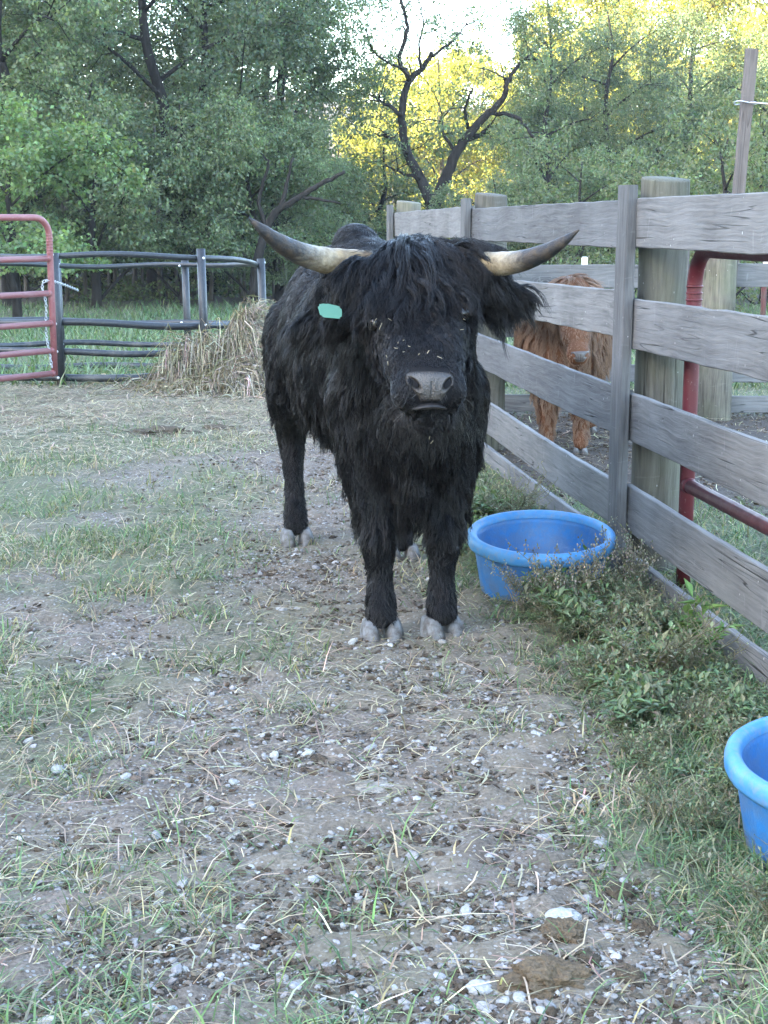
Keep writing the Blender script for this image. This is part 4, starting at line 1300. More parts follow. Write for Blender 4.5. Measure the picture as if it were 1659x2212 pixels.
def coat_style(P, N):
    n = len(P)
    x, y, z = P.T
    t, s, o = head_co(P)
    hd = is_head(P) & (ear_w(P) < 0.5)
    L = np.full(n, 0.046)
    flow = np.tile(np.array([0.0, 0.45, -0.9]), (n, 1))
    lift = np.full(n, 0.14); grav = np.full(n, 0.45); cua = np.full(n, 0.10); cut = np.full(n, 0.7)
    back = sstep(1.02, 1.2, z)
    L = L * (1 - 0.55 * back)
    # chest, shoulder and belly fringe
    fr = sstep(0.75, 0.50, z) * sstep(0.36, 0.45, z)
    L = L + 0.008 * fr
    low = sstep(0.42, 0.33, z)
    L = L * (1 - 0.62 * low); 
    kn = np.exp(-((z - 0.37) / 0.06) ** 2) * (np.abs(y) < 0.3)
    L = L + 0.030 * kn; lift = lift + 0.6 * kn
    L = np.where(z < 0.26, 0.026, L); lift = np.where(z < 0.26, 0.40, lift); cua = np.where(z < 0.25, 0.10, cua)
    grav = grav * (1 - 0.4 * low)
    flow[:, 1] = np.where(z < 0.5, 0.12, flow[:, 1])
    # face: short, laid outwards and down from the middle of the brow
    face = hd
    ff = HAXN[None] * 0.9 + HSN[None] * (s / 0.12)[:, None] * 0.8
    flow = np.where(face[:, None], ff, flow)
    Lf = 0.022 + 0.020 * sstep(0.55, 0.30, t) + 0.012 * sstep(0.11, 0.16, np.abs(s)) + 0.035 * sstep(-0.03, -0.09, o)
    Lf = np.where(t > 0.74, 0.009 + 0.022 * sstep(-0.03, -0.09, o), Lf)
    L = np.where(face, Lf, L)
    lift = np.where(face, 0.18, lift)
    cua = np.where(face, 0.16, cua)
    grav = np.where(face, 0.15 + 0.3 * (o < -0.05), grav)
    # ears: long fringe
    ew = ear_w(P) > 0.5
    sg = np.sign(s)
    fe = HSN[None] * (sg * 0.9)[:, None] + np.array([0, 0, -0.55])
    flow = np.where(ew[:, None], fe, flow)
    L = np.where(ew, 0.055 + 0.05 * sstep(0.0, -0.6, N[:, 2]), L)
    lift = np.where(ew, 0.25, lift); grav = np.where(ew, 0.5, grav); cua = np.where(ew, 0.2, cua)
    return L, flow, lift, grav, cua, cut
def coat_w(P, N):
    z = P[:, 2]
    w = np.ones(len(P))
    w = w * np.where((N[:, 1] > 0.35) & (P[:, 2] < 1.1), 0.35, 1.0) * np.where(P[:, 2] > 1.1, 1.8, 1.0)                      # fewer where it faces away
    hd = is_head(P)
    w = w * np.where(hd, 4.2, 1.0)
    w = w * np.where(z < 0.3, 1.5, 1.0)
    for e_ in (-1, 1):
        w = np.where(np.linalg.norm(P - np.array(hp(0.45, e_ * 0.134, 0.038)[:]), axis=1) < 0.024, 0.0, w)
    d = np.linalg.norm(P - np.array(NOC[:]), axis=1)
    q = P - np.array(NOC[:])
    pad = (np.abs(q @ HSN) < 0.050) & (q[:, 2] < 0.052) & (q[:, 2] > -0.050) & (N[:, 1] < -0.2) & (d < 0.1)
    w = np.where(pad, 0.0, w)
    return np.where(z < 0.055, 0.0, w)
grow('coat', body.data, 140000, 6500, coat_w, coat_style, BLACK_HAIR, bull, 7, 0.50, 0.0010)

# forelock: long wavy locks from the poll over brow and cheeks
def lock_style(P, N):
    n = len(P)
    t, s, o = head_co(P)
    L = 0.165 - 0.065 * sstep(0.08, 0.32, t) + 0.05 * np.exp(-(s / 0.06) ** 2) - 0.045 * sstep(0.10, 0.17, np.abs(s)) + 0.025 * rng.standard_normal(n)
    flow = HAXN[None] * (0.65 + 0.5 * (t > 0))[:, None] + HSN[None] * (s / 0.15)[:, None] * 1.1 + HNN[None] * 0.25
    return np.clip(L, 0.05, 0.3), flow, np.full(n, 0.38), np.full(n, 0.42), 0.46 * sstep(-0.12, 0.06, t), 0.9 + 0.6 * rng.random(n)
def lock_w(P, N):
    t, s, o = head_co(P)
    w = ((t > -0.20) & (t < 0.34) & (np.abs(s) < 0.235) & (o > -0.08)).astype(float)
    return w * np.where(np.abs(s) > 0.1, 1.2, 1.0) * (ear_w(P) < 0.5) + 1e-9
grow('forelock', body.data, 15000, 620, lock_w, lock_style, BLACK_HAIR, bull, 12, 0.80, 0.00105, 1.4)

# ear fringe: hanging tassels
def fringe_style(P, N):
    n = len(P)
    t, s, o = head_co(P)
    fl = HSN[None] * (np.sign(s) * 0.75)[:, None] + np.array([0, -0.12, -0.35])
    right = s > 0
    L = np.where(right, 0.075, 0.075) + 0.03 * rng.standard_normal(n)
    return np.clip(L, 0.05, 0.25), fl, np.full(n, 0.35), np.full(n, 0.62), np.full(n, 0.28), np.full(n, 0.9)
grow('ear_hair', body.data, 9000, 420, lambda P, N: ear_w(P) + 1e-9, fringe_style, BLACK_HAIR, bull, 9, 0.72, 0.00095, 1.2)

# chest, brisket and elbow fringe
def brisket_style(P, N):
    n = len(P)
    fl = np.tile(np.array([0.0, 0.15, -1.0]), (n, 1))
    return np.clip(0.036 + 0.022 * rng.standard_normal(n) + 0.03 * (np.abs(P[:, 0]) > 0.17), 0.03, 0.16), fl, np.full(n, 0.25), np.full(n, 0.8), np.full(n, 0.22), np.full(n, 0.9)
def brisket_w(P, N):
    x, y, z = P.T
    return ((z < 0.82) & (z > 0.43) & (~is_head(P)) & (N[:, 1] < 0.5)).astype(float) * np.where(np.abs(x) < 0.1, 1.5, 1.0) + 1e-9
grow('brisket_hair', body.data, 17000, 760, brisket_w, brisket_style, BLACK_HAIR, bull, 9, 0.72, 0.0010, 1.3)

# stiff pale whiskers round the mouth and chin
WHISK = m_hair('whisker_hair', (0.02, 0.018, 0.017, 1), (0.12, 0.11, 0.105, 1), 0.4, 0.3)
def whisk_w(P, N):
    q = P - np.array(NOC[:])
    return ((np.linalg.norm(q, axis=1) < 0.17) & (q[:, 2] < -0.015) & (N[:, 1] < 0.2)).astype(float) + 1e-12
def whisk_style(P, N):
    n = len(P); t, s, o = head_co(P)
    fl = HSN[None] * (s / 0.08)[:, None] + np.array([0, -0.3, -0.6])
    return np.clip(0.026 + 0.010 * rng.standard_normal(n), 0.012, 0.05), fl, np.full(n, 0.9), np.full(n, 0.3), np.full(n, 0.05), np.full(n, 0.5)
grow('whiskers', body.data, 90, 90, whisk_w, whisk_style, WHISK, bull, 5, 0.0, 0.00045, 0.4)

# ---------------------------------------------------------------- red calf behind the fence
RED_HAIR = m_hair('red_hair', (0.125, 0.066, 0.040, 1), (0.245, 0.145, 0.092, 1), 0.5, 0.25, (0.30, 0.19, 0.12, 1))
k = NT('red_skin'); RED_SKIN = k.done(k.pbr((0.13, 0.055, 0.027, 1), 0.8, None, 0.2))
CO = Vector((1.06, 8.95, 0)); CA = R(-9)
calf = empty('calf', CO, CA, 'shaggy ginger highland calf peering through the gaps of the board fence', 'calf')
CMi = (Matrix.Translation(CO) @ Matrix.Rotation(CA, 4, 'Z')).inverted()
el = []; limbs = []
E((0, 0.20, 0.70), (0.30, 0.34, 0.29)); E((0, 0.70, 0.70), (0.31, 0.40, 0.30)); E((0, 1.0, 0.74), (0.26, 0.26, 0.25)); E((0, 0.06, 0.62), (0.23, 0.2, 0.22))
cp = CMi @ Vector((1.06, 8.76, 0.97)); cn = CMi @ Vector((1.08, 8.47, 0.60))
chx = (cn - cp).normalized(); CHL = (cn - cp).length; csx = Vector((1, 0, 0)); csx = (csx - chx * csx.dot(chx)).normalized(); chn = csx.cross(chx)
if chn.y > 0: chn = -chn
CHR = Matrix((csx, chx, chn)).transposed().to_4x4()
ch = lambda t, s=0, o=0: cp + chx * (CHL * t) + csx * s + chn * o
for f in np.linspace(0, 1, 5): E(Vector((0, 0.1, 0.78)).lerp(ch(0.05, 0, -0.06), f), (0.17 - 0.04 * f, 0.15, 0.19 - 0.05 * f))
E(ch(0.05), (0.125, 0.10, 0.095), CHR); E(ch(0.3), (0.115, 0.13, 0.095), CHR); E(ch(0.6), (0.085, 0.13, 0.078), CHR); E(ch(0.9), (0.066, 0.075, 0.064), CHR); E(ch(0.88, 0, -0.06), (0.05, 0.07, 0.04), CHR)
for s in (-1, 1):
    for f in np.linspace(0, 1, 4): E(ch(0.12, s * (0.12 + 0.12 * f), -0.04) + Vector((0, 0, -0.04 * f)), (0.03, 0.016, 0.038))
    limbs.append([(s * 0.13, 0.12, 0.58, 0.125), (s * 0.115, 0.08, 0.42, 0.090), (s * 0.105, 0.06, 0.29, 0.065), (s * 0.10, 0.07, 0.16, 0.043), (s * 0.10, 0.06, 0.06, 0.045)])
    limbs.append([(s * 0.13, 1.0, 0.65, 0.14), (s * 0.14, 0.95, 0.50, 0.10), (s * 0.13, 1.10, 0.36, 0.055), (s * 0.13, 1.06, 0.2, 0.042), (s * 0.13, 1.04, 0.06, 0.045)])
cbody = blob_body('body', el, limbs, 0.014, 5, RED_SKIN, calf)
feet(calf, [(-0.10, 0.05, 0), (0.10, 0.05, 0), (-0.13, 1.03, 0), (0.13, 1.03, 0)], 0.62)
CPN = np.array(cp[:]); CXN = np.array(chx[:]); CSN = np.array(csx[:]); CNN = np.array(chn[:])
def c_head(P):
    Q = P - CPN; return (Q @ CXN) / CHL, Q @ CSN, Q @ CNN
CNO = CMi @ Vector((1.08, 8.43, 0.622))
k = NT('calf_nose_skin'); nz = k.noise(k.coord(), 30, 4, 0.6)
c = k.mix(k.ramp(nz, [(0.3, 0.0), (0.7, 1.0)]), (0.055, 0.042, 0.037, 1), (0.105, 0.086, 0.078, 1))
t_ = k.n('SeparateColor'); k.set(t_.inputs[0], k.attr('tint'))
CNOSE_M = k.done(k.pbr(k.mix(t_.outputs[0], (0.04, 0.025, 0.02, 1), c), 0.4, None, 0.5))  # nostril shade painted in by the tint here too
nose_pad(calf, cbody, CNO, csx, chn, CNOSE_M, 0.72)
for s in (-1, 1):
    bm = bmesh.new(); bmesh.ops.create_uvsphere(bm, u_segments=16, v_segments=12, radius=0.017)
    link('eye', bm_mesh('eye', bm), EYE_M, calf, ch(0.40, s * 0.098, 0.035))
def calf_style(P, N):
    n = len(P); t, s, o = c_head(P)
    hd = (t > -0.2) & (t < 1.3) & (np.abs(s) < 0.15) & (o > -0.1)
    fl = np.tile(np.array([0, 0.25, -0.95]), (n, 1))
    fl = np.where(hd[:, None], CXN[None] * 0.9 + CSN[None] * (s / 0.1)[:, None] * 0.7, fl)
    z = P[:, 2]
    L = np.where(hd, 0.024 + 0.13 * sstep(0.50, 0.18, t), 0.105)
    L = np.where(z < 0.35, 0.060, L); L = np.where(z < 0.10, 0.02, L); L = np.where((t > 0.75) & hd, 0.010, L)
    return L, fl, np.where(z < 0.35, 0.5, 0.3), np.where(hd, 0.3, 0.5), np.full(n, 0.2), np.full(n, 0.8)
def calf_w(P, N):
    q = P - np.array(CNO[:])
    pad = (np.abs(q @ CSN) < 0.038) & (np.abs(q[:, 2]) < 0.038) & (np.linalg.norm(q, axis=1) < 0.08) & (N[:, 1] < -0.2)
    return np.where(pad | (P[:, 2] < 0.05), 0, 1.0) * np.where(N[:, 1] > 0.4, 0.3, 1.0) + 1e-9
grow('coat', cbody.data, 30000, 1900, calf_w, calf_style, RED_HAIR, calf, 7, 0.6, 0.0013)

# ---------------------------------------------------------------- trees
k = NT('bark')
co = k.coord('Object')
nz = k.noise(k.map(co, (16, 16, 3)), 1, 5, 0.7)
BARK_M = k.done(k.pbr(k.ramp(nz, [(0.3, (0.014, 0.012, 0.011, 1)), (0.7, (0.042, 0.037, 0.033, 1))]), 0.9, k.bump(nz, 0.8, 0.03), 0.1))
k = NT('pale_bark')
nz = k.noise(k.map(k.coord(), (14, 14, 2)), 1, 5, 0.7)
PALE_BARK = k.done(k.pbr(k.ramp(nz, [(0.3, (0.07, 0.06, 0.05, 1)), (0.7, (0.16, 0.14, 0.12, 1))]), 0.9, None, 0.2))
LEAF_M = m_leafy('leaf', 0.35, 0.6, 0.18, 1.28)

def leaf_quads(P, size, out, tint, droop=0.4, aspect=0.55):
    n = len(P)
    d = rng.standard_normal((n, 3)) + out * 0.8 + np.array([0, 0, -droop])
    d /= np.linalg.norm(d, axis=1)[:, None]
    s = np.cross(d, rng.standard_normal((n, 3)) * 0.7 + np.array([0, 0, 1.0])); s /= np.linalg.norm(s, axis=1)[:, None] + 1e-9
    L = size[:, None]
    V = np.stack([P, P + d * L * 0.5 + s * L * aspect * 0.5, P + d * L, P + d * L * 0.5 - s * L * aspect * 0.5], 1)
    F = np.arange(n)[:, None] * 4 + np.arange(4)[None]
    return V.reshape(-1, 3), F, np.repeat(tint, 4, 0)

def skeleton(h, r, seed, spread=0.9, base=0.12, nl=9, lean=0.0):
    """trunk and limbs of a broadleaf tree as polylines with radii; returns also the twig tips"""
    q = np.random.default_rng(seed)
    lines = []; tips = []
    tr = 0.016 * h + 0.03
    tp = [np.array([0, 0, -0.2])]
    for f in np.linspace(0.12, 1, 7):
        tp.append(np.array([lean * f * h + 0.10 * q.standard_normal() * r * 0.4, 0.10 * q.standard_normal() * r * 0.4, f * h * 0.92]))
    T = spline(np.array(tp), 5)
    lines.append((T, np.linspace(tr, tr * 0.15, len(T))))
    for i in range(nl):
        f = base + (0.92 - base) * (i + q.random() * 0.6) / nl
        p0 = T[int(f * (len(T) - 1))]
        az = i * 2.4 + q.random()
        reach = r * (0.65 + 0.45 * q.random()) * math.sin(math.pi * min(0.93, 0.25 + 0.72 * f)) ** 0.6
        rise = reach * (0.15 + 0.55 * q.random())
        d = np.array([math.cos(az), math.sin(az), 0])
        L = spline(np.array([p0, p0 + d * reach * 0.4 + [0, 0, rise * 0.6], p0 + d * reach * 0.8 + [0, 0, rise], p0 + d * reach + [0, 0, rise * 0.85]]), 5)
        lr = tr * 0.38 * (1 - 0.5 * f)
        lines.append((L, np.linspace(lr, lr * 0.2, len(L))))
        for j in range(6):
            g = 0.35 + 0.65 * (j + q.random()) / 6
            s0 = L[min(len(L) - 1, int(g * (len(L) - 1)))]
            dd = d * 0.5 + q.standard_normal(3) * 0.7; dd[2] += 0.1
            e = s0 + dd * r * 0.30
            lines.append((np.array([s0, (s0 + e) / 2 + [0, 0, 0.05 * r], e]), np.array([lr * 0.3, lr * 0.2, lr * 0.1])))
            tips.append(e); tips.append((s0 + e) / 2)
    tips.append(T[-1]); tips.append(T[-4])
    return lines, np.array(tips)

def trunk_mesh(lines, sides=7):
    A = Acc()
    for i, (P, rr) in enumerate(lines):
        A.tube(P, rr, sides if i == 0 else 5)
    return A.mesh('trunk', True, False)

def crown_mesh(tips, n, rc, size, cols, wts, droop=0.4, aspect=0.55, seed=0, squash=0.7, zmin=0.05):
    q = np.random.default_rng(seed)
    wt = 0.4 + q.random(len(tips)); wt /= wt.sum()
    idx = q.choice(len(tips), n, p=wt)
    d = q.standard_normal((n, 3)); d /= np.linalg.norm(d, axis=1)[:, None]
    rad = rc * (0.55 + 0.75 * q.random(len(tips)))[idx] * q.random(n) ** 0.45
    # leaves sit in sprays: a spray centre inside the clump, leaves close round it
    ns = max(60, n // 14)
    si = q.integers(0, ns, n)
    sidx = q.choice(len(tips), ns, p=wt); sd = q.standard_normal((ns, 3)); sd /= np.linalg.norm(sd, axis=1)[:, None]
    srad = rc * (0.55 + 0.75 * q.random(len(tips)))[sidx] * q.random(ns) ** 0.4
    SP = tips[sidx] + sd * srad[:, None] * np.array([1, 1, squash])
    idx = sidx[si]; d = sd[si] + 0.5 * d
    P = SP[si] + q.standard_normal((n, 3)) * size * 0.95 * np.array([1, 1, 0.7])
    P[:, 2] = np.where(P[:, 2] < zmin, zmin + np.abs(q.standard_normal(n)) * 0.35, P[:, 2])
    tone = (0.80 + 0.4 * q.random(len(tips)))[idx][:, None]
    t = tints(n, cols, wts, 0.16) * tone * (0.85 + 0.3 * q.random(ns))[si][:, None]
    V, F, T = leaf_quads(P, size * (0.7 + 0.6 * q.random(n)), d, t, droop, aspect)
    return np_mesh('crown', V, F, T)

DARK = [(0.080, 0.104, 0.066), (0.104, 0.128, 0.080), (0.064, 0.088, 0.062)]
MID = [(0.100, 0.128, 0.072), (0.126, 0.156, 0.090), (0.080, 0.108, 0.066)]
LITE = [(0.105, 0.150, 0.070), (0.135, 0.180, 0.086), (0.085, 0.125, 0.062)]
OLIVE = [(0.098, 0.118, 0.064), (0.122, 0.138, 0.076), (0.076, 0.100, 0.056)]
GOLD = [(0.20, 0.195, 0.040), (0.25, 0.235, 0.050), (0.13, 0.155, 0.045)]  # yellow of the low sun put into the leaf colour
W3 = [1, 0.7, 0.8]
KINDS = {}
def tree_kind(key, h, r, n, size, cols, droop=0.4, aspect=0.55, nl=10, base=0.10, rc=None, seed=0, sides=8, spread=1):
    lines, tips = skeleton(h, r, seed, nl=nl, base=base)
    KINDS[key] = (h, r, trunk_mesh(lines, sides), crown_mesh(tips, n, rc or r * 0.30, size, cols, W3, droop, aspect, seed, 0.7, 0.05 if key in ('bush', 'gold') else (0.75 if key == 'low' else 1.0)))
tree_kind('maple', 4.4, 1.7, 20000, 0.085, LITE, 0.5, 0.75, 10, 0.12, None, 21)
tree_kind('lite', 9.0, 2.6, 48000, 0.078, MID, 0.5, 0.7, 13, 0.08, None, 22)
tree_kind('dark', 9.5, 2.9, 52000, 0.080, DARK, 0.5, 0.65, 14, 0.08, None, 23)
tree_kind('willow', 9.0, 2.4, 44000, 0.085, MID, 1.3, 0.28, 14, 0.08, None, 24)
tree_kind('low', 4.2, 1.8, 26000, 0.070, MID, 0.6, 0.6, 10, 0.06, None, 25)
tree_kind('bush', 2.6, 1.3, 9000, 0.075, OLIVE, 0.6, 0.45, 9, 0.04, None, 26)
tree_kind('olive', 10.0, 2.7, 44000, 0.082, OLIVE, 0.6, 0.5, 13, 0.10, None, 27)
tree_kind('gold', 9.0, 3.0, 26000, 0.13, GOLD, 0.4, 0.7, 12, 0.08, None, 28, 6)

def tree(kind, name, x, y, h=None, rz=0.0, lab=None, group=None, cat='tree', wide=1.0, dz=0.0):
    h0, r0, tm, cm = KINDS[kind]
    s = (h / h0) if h else 1.0
    r = empty(name, (x, y, float(ground_z(x, y)) + dz), rz, lab, cat, group)
    for nm, me, mt in (('trunk', tm, BARK_M), ('crown', cm, LEAF_M)):
        o = link(nm, me, mt, r)
        o.scale = (s * wide, s * wide, s)
    return r
tree('maple', 'maple_tree', -5.55, 23.2, 3.6, 0.3, 'bright yellow-green broad-leaved young tree at the left edge above the red gate')
tree('lite', 'broadleaf_tree', -6.9, 28.5, 9.0, 1.1, 'tall light green tree filling the upper left corner behind the bright young tree')
tree('dark', 'broadleaf_tree', -4.7, 32.0, 10.0, 2.0, 'tallest dark green tree left of centre behind the feeder')
tree('dark', 'broadleaf_tree', -3.9, 34.5, 9.0, 4.1, 'dark green domed tree above the left horn of the bull')
tree('willow', 'willow_tree', -2.40, 35.5, 9.6, 0.6, 'fine-leaved drooping tree bordering the patch of sky on its left')
tree('low', 'low_tree', -5.3, 28.3, 4.4, 0.2, 'low round tree behind the left half of the feeder')
tree('low', 'low_tree', -3.75, 29.0, 4.0, 2.2, 'low bushy tree behind the middle of the feeder')
tree('low', 'low_tree', -2.45, 29.6, 3.7, 3.3, 'low bushy tree behind the hay pile')
tree('willow', 'low_tree', -2.1, 30.5, 3.7, 5.0, 'low fine-leaved tree just left of the sunlit gap', wide=1.4)
tree('olive', 'broadleaf_tree', 4.0, 38.5, 7.4, 0.9, 'olive green tree right of the forked dark trunk', wide=0.8)
tree('dark', 'broadleaf_tree', 5.8, 40.5, 7.4, 1.7, 'dark green tree above the near fence post')
tree('olive', 'broadleaf_tree', 8.3, 43.0, 7.8, 2.9, 'tall olive tree at the upper right left of the tall pole')
tree('lite', 'broadleaf_tree', 10.2, 41.0, 6.4, 3.9, 'light green tree behind the tall pole at the right edge')
tree('bush', 'shrub', 5.75, 26.5, 3.2, 0.4, 'grey-green shrub behind the tall wooden pole', cat='shrub')
tree('bush', 'shrub', 3.75, 29.5, 2.9, 1.4, 'grey-green shrub rising behind the top board left of the near post', cat='shrub')
tree('low', 'shrub', 2.2, 31.0, 2.6, 2.4, 'mid green shrub behind the far end of the board fence', cat='shrub')
tree('bush', 'shrub', 7.2, 29.5, 3.6, 3.1, 'grey-green shrub at the right edge beyond the paddock', cat='shrub')
tree('low', 'shrub', 5.0, 31.5, 3.2, 5.1, 'dark green shrub directly behind the round near fence post', cat='shrub')
# second row, deep in the wood
for i, (x, y, h) in enumerate(((-9.4, 37, 11), (-7.2, 40, 11), (-5.2, 42.5, 11), (-3.2, 43.5, 10.0), (-10.5, 46, 12), (6.2, 49, 7), (9.5, 50, 7), (12.5, 48, 7.5), (5.0, 46, 5.5))):
    tree('dark' if i % 2 else 'lite', 'woodland_tree', x, y, h, i * 1.3, 'dark woodland tree standing deep behind the front row', 'trees of the second row')
for i in range(15):
    x = -11.5 + 11.2 * i / 14 + 0.3 * math.sin(i * 5.0); y = 36.5 + 1.6 * math.sin(i * 2.3)
    tree('bush', 'shrub', x, y, 3.0 + 0.6 * math.sin(i * 3.7), i * 1.7, 'dark shrub filling the shade behind the trunks at the foot of the wood', 'shrubs in the shade of the wood', 'shrub', 1.25)
# sunlit trees far behind
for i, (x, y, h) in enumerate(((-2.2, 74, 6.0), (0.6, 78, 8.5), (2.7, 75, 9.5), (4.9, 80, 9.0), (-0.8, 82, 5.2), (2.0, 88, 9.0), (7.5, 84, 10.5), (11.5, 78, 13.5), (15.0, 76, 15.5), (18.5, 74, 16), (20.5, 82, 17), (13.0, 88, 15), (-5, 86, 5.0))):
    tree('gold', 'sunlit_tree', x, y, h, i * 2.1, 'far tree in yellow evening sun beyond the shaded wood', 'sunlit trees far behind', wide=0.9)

# the forked dark tree against the light: limbs set out one by one
YT = empty('forked_tree', (1.05, 34.0, -0.2), 0, 'dark forked tree standing against the sunlit gap, bare limbs showing', 'tree')
def yp(px, py, dy=0.0):
    p = cam_pt(px, py, 34.0 + dy); return np.array(p[:]) - np.array([1.05, 34.0, -0.2])
L_ = [([(935, 640), (932, 520), (932, 430)], 0.15, 0.13), ([(930, 440), (905, 380), (880, 330), (868, 250), (880, 180), (910, 150), (935, 115)], 0.13, 0.045),
      ([(940, 440), (965, 380), (985, 330), (1015, 290), (1050, 250), (1085, 215), (1095, 170)], 0.14, 0.05), ([(885, 170), (862, 130), (880, 60), (860, -20)], 0.06, 0.03),
      ([(868, 250), (835, 225), (800, 205)], 0.055, 0.02), ([(1000, 305), (1040, 290), (1060, 270)], 0.07, 0.035), ([(1060, 245), (1110, 250), (1145, 285), (1155, 325)], 0.05, 0.022),
      ([(880, 330), (850, 300), (815, 290)], 0.045, 0.02), ([(985, 330), (960, 290), (955, 250)], 0.045, 0.02), ([(880, 150), (850, 140), (815, 120), (790, 80)], 0.035, 0.015), ([(912, 150), (905, 100), (915, 50), (905, 0)], 0.03, 0.014),
      ([(905, 385), (860, 370), (820, 350)], 0.04, 0.015), ([(1015, 290), (1005, 240), (1020, 190)], 0.045, 0.02), ([(1095, 180), (1130, 130), (1180, 90)], 0.05, 0.02), ([(935, 120), (975, 90), (1010, 50)], 0.035, 0.014)]
A = Acc(); ytips = [yp(*p_) for p_ in ((830, 50), (845, 105), (960, 10), (1015, 60), (1085, 20), (985, 100), (730, 100), (715, 40), (750, 10), (1040, 100), (1110, 20))]
for li, (pts, ra, rb) in enumerate(L_):
    dys = 0.9 * math.sin(li * 1.9)
    W = np.array([yp(px, py, dys * i / max(1, len(pts) - 1)) for i, (px, py) in enumerate(pts)])
    P = spline(W, 6); P = P + rng.standard_normal(P.shape) * 0.012
    A.tube(P, np.linspace(ra, rb, len(P)), 7)
    for j in range(5):
        p = P[rng.integers(len(P) // 2, len(P))]
        e = p + rng.standard_normal(3) * np.array([0.35, 0.35, 0.25]) + np.array([0, 0, 0.1])
        A.tube(np.array([p, (p + e) / 2 + [0, 0, 0.06], e]), [0.018, 0.012, 0.006], 4)
        if li > 2: ytips.append(e)
link('trunk', A.mesh('trunk', True, False), BARK_M, YT)
for (px, py) in ((760, 60), (770, 110), (785, 170), (740, 140), (1010, 120), (1060, 60), (1090, 110), (1050, 150), (1120, 150), (1140, 210), (1100, 280), (1165, 270), (1180, 180), (1010, 20), (960, 60), (1130, 60), (1190, 110), (1075, 320), (1140, 350), (810, 20), (1060, 10), (740, 200), (1200, 330), (1090, 380), (1050, 400), (820, 180)):
    ytips.append(yp(px, py, rng.normal(0, 0.8)))
n0 = len(ytips)
link('crown', crown_mesh(np.array(ytips), 8500, 0.42, 0.085, MID, W3, 0.7, 0.4, 5), LEAF_M, YT)

# bare leaning snag in front of the dark trees
def snag(paths, lab, y, base):
    r = empty('dead_tree', base, 0, lab, 'dead tree')
    A = Acc()
    for pts, ra, rb in paths:
        W = np.array([np.array(cam_pt(px, py, y)[:]) - np.array(base) for px, py in pts])
        P = spline(W, 6); P += rng.standard_normal(P.shape) * 0.01
        A.tube(P, np.linspace(ra, rb, len(P)), 7)
    link('trunk', A.mesh('trunk', True, False), BARK_M, r)
snag([([(545, 640), (560, 540), (590, 465), (640, 430), (700, 395), (745, 372)], 0.10, 0.03), ([(600, 460), (620, 400), (632, 340)], 0.05, 0.02), ([(650, 425), (690, 430), (740, 440)], 0.04, 0.015), ([(575, 500), (560, 430), (580, 360), (565, 330)], 0.045, 0.015)], 'leaning bare dark tree behind the horn on the left', 28.0, (-2.45, 28.0, -0.2))

# thin pale trunks at the dark foot of the wood
for i in range(26):
    x = -8.2 + 6.6 * (i + 0.7 * rng.random()) / 26; y = 30.6 + 2.6 * rng.random()
    r = empty('sapling', (x, y, float(ground_z(x, y))), rng.random() * 6, 'thin bare trunk at the dark foot of the wood', 'sapling', 'bare trunks at the foot of the wood')
    lx = rng.normal(0, 0.35); hh = 2.4 + 1.2 * rng.random()
    A = Acc(); A.tube(spline(np.array([[0, 0, -0.1], [lx * 0.3, 0.02, hh * 0.35], [lx * 0.8, 0.0, hh * 0.7], [lx, 0.05, hh]]), 4), np.linspace(0.035 + 0.05 * rng.random() ** 2, 0.02, 13), 6)
    link('trunk', A.mesh('trunk', True, False), PALE_BARK, r)

# brushy undergrowth along the foot of the wood
ux = rng.uniform(-10, 13, 26000); uy = 30.5 + 4.5 * rng.random(26000)
kp = (fbm(ux * 0.7, uy * 0.7, 3) > np.where(ux < 0.8, 0.56, 0.42))
ux, uy = ux[kp], uy[kp]; n = len(ux)
uz = ground_z(ux, uy) + (0.10 + 0.5 * fbm(ux * 0.5 + 7, uy * 0.5, 3) + (0.5 + 0.7) * (ux > 1)) * rng.random(n) ** 1.5
V, F, T = leaf_quads(np.stack([ux, uy, uz], -1), 0.07 + 0.06 * rng.random(n), np.zeros((n, 3)), tints(n, MID + OLIVE, [1, 1, 1, 1, 0.6, 1]), 0.3, 0.5)
o = link('undergrowth', np_mesh('undergrowth', V, F, T), LEAF_M); tag(o, 'leafy undergrowth along the foot of the wood', 'undergrowth', kind='stuff')

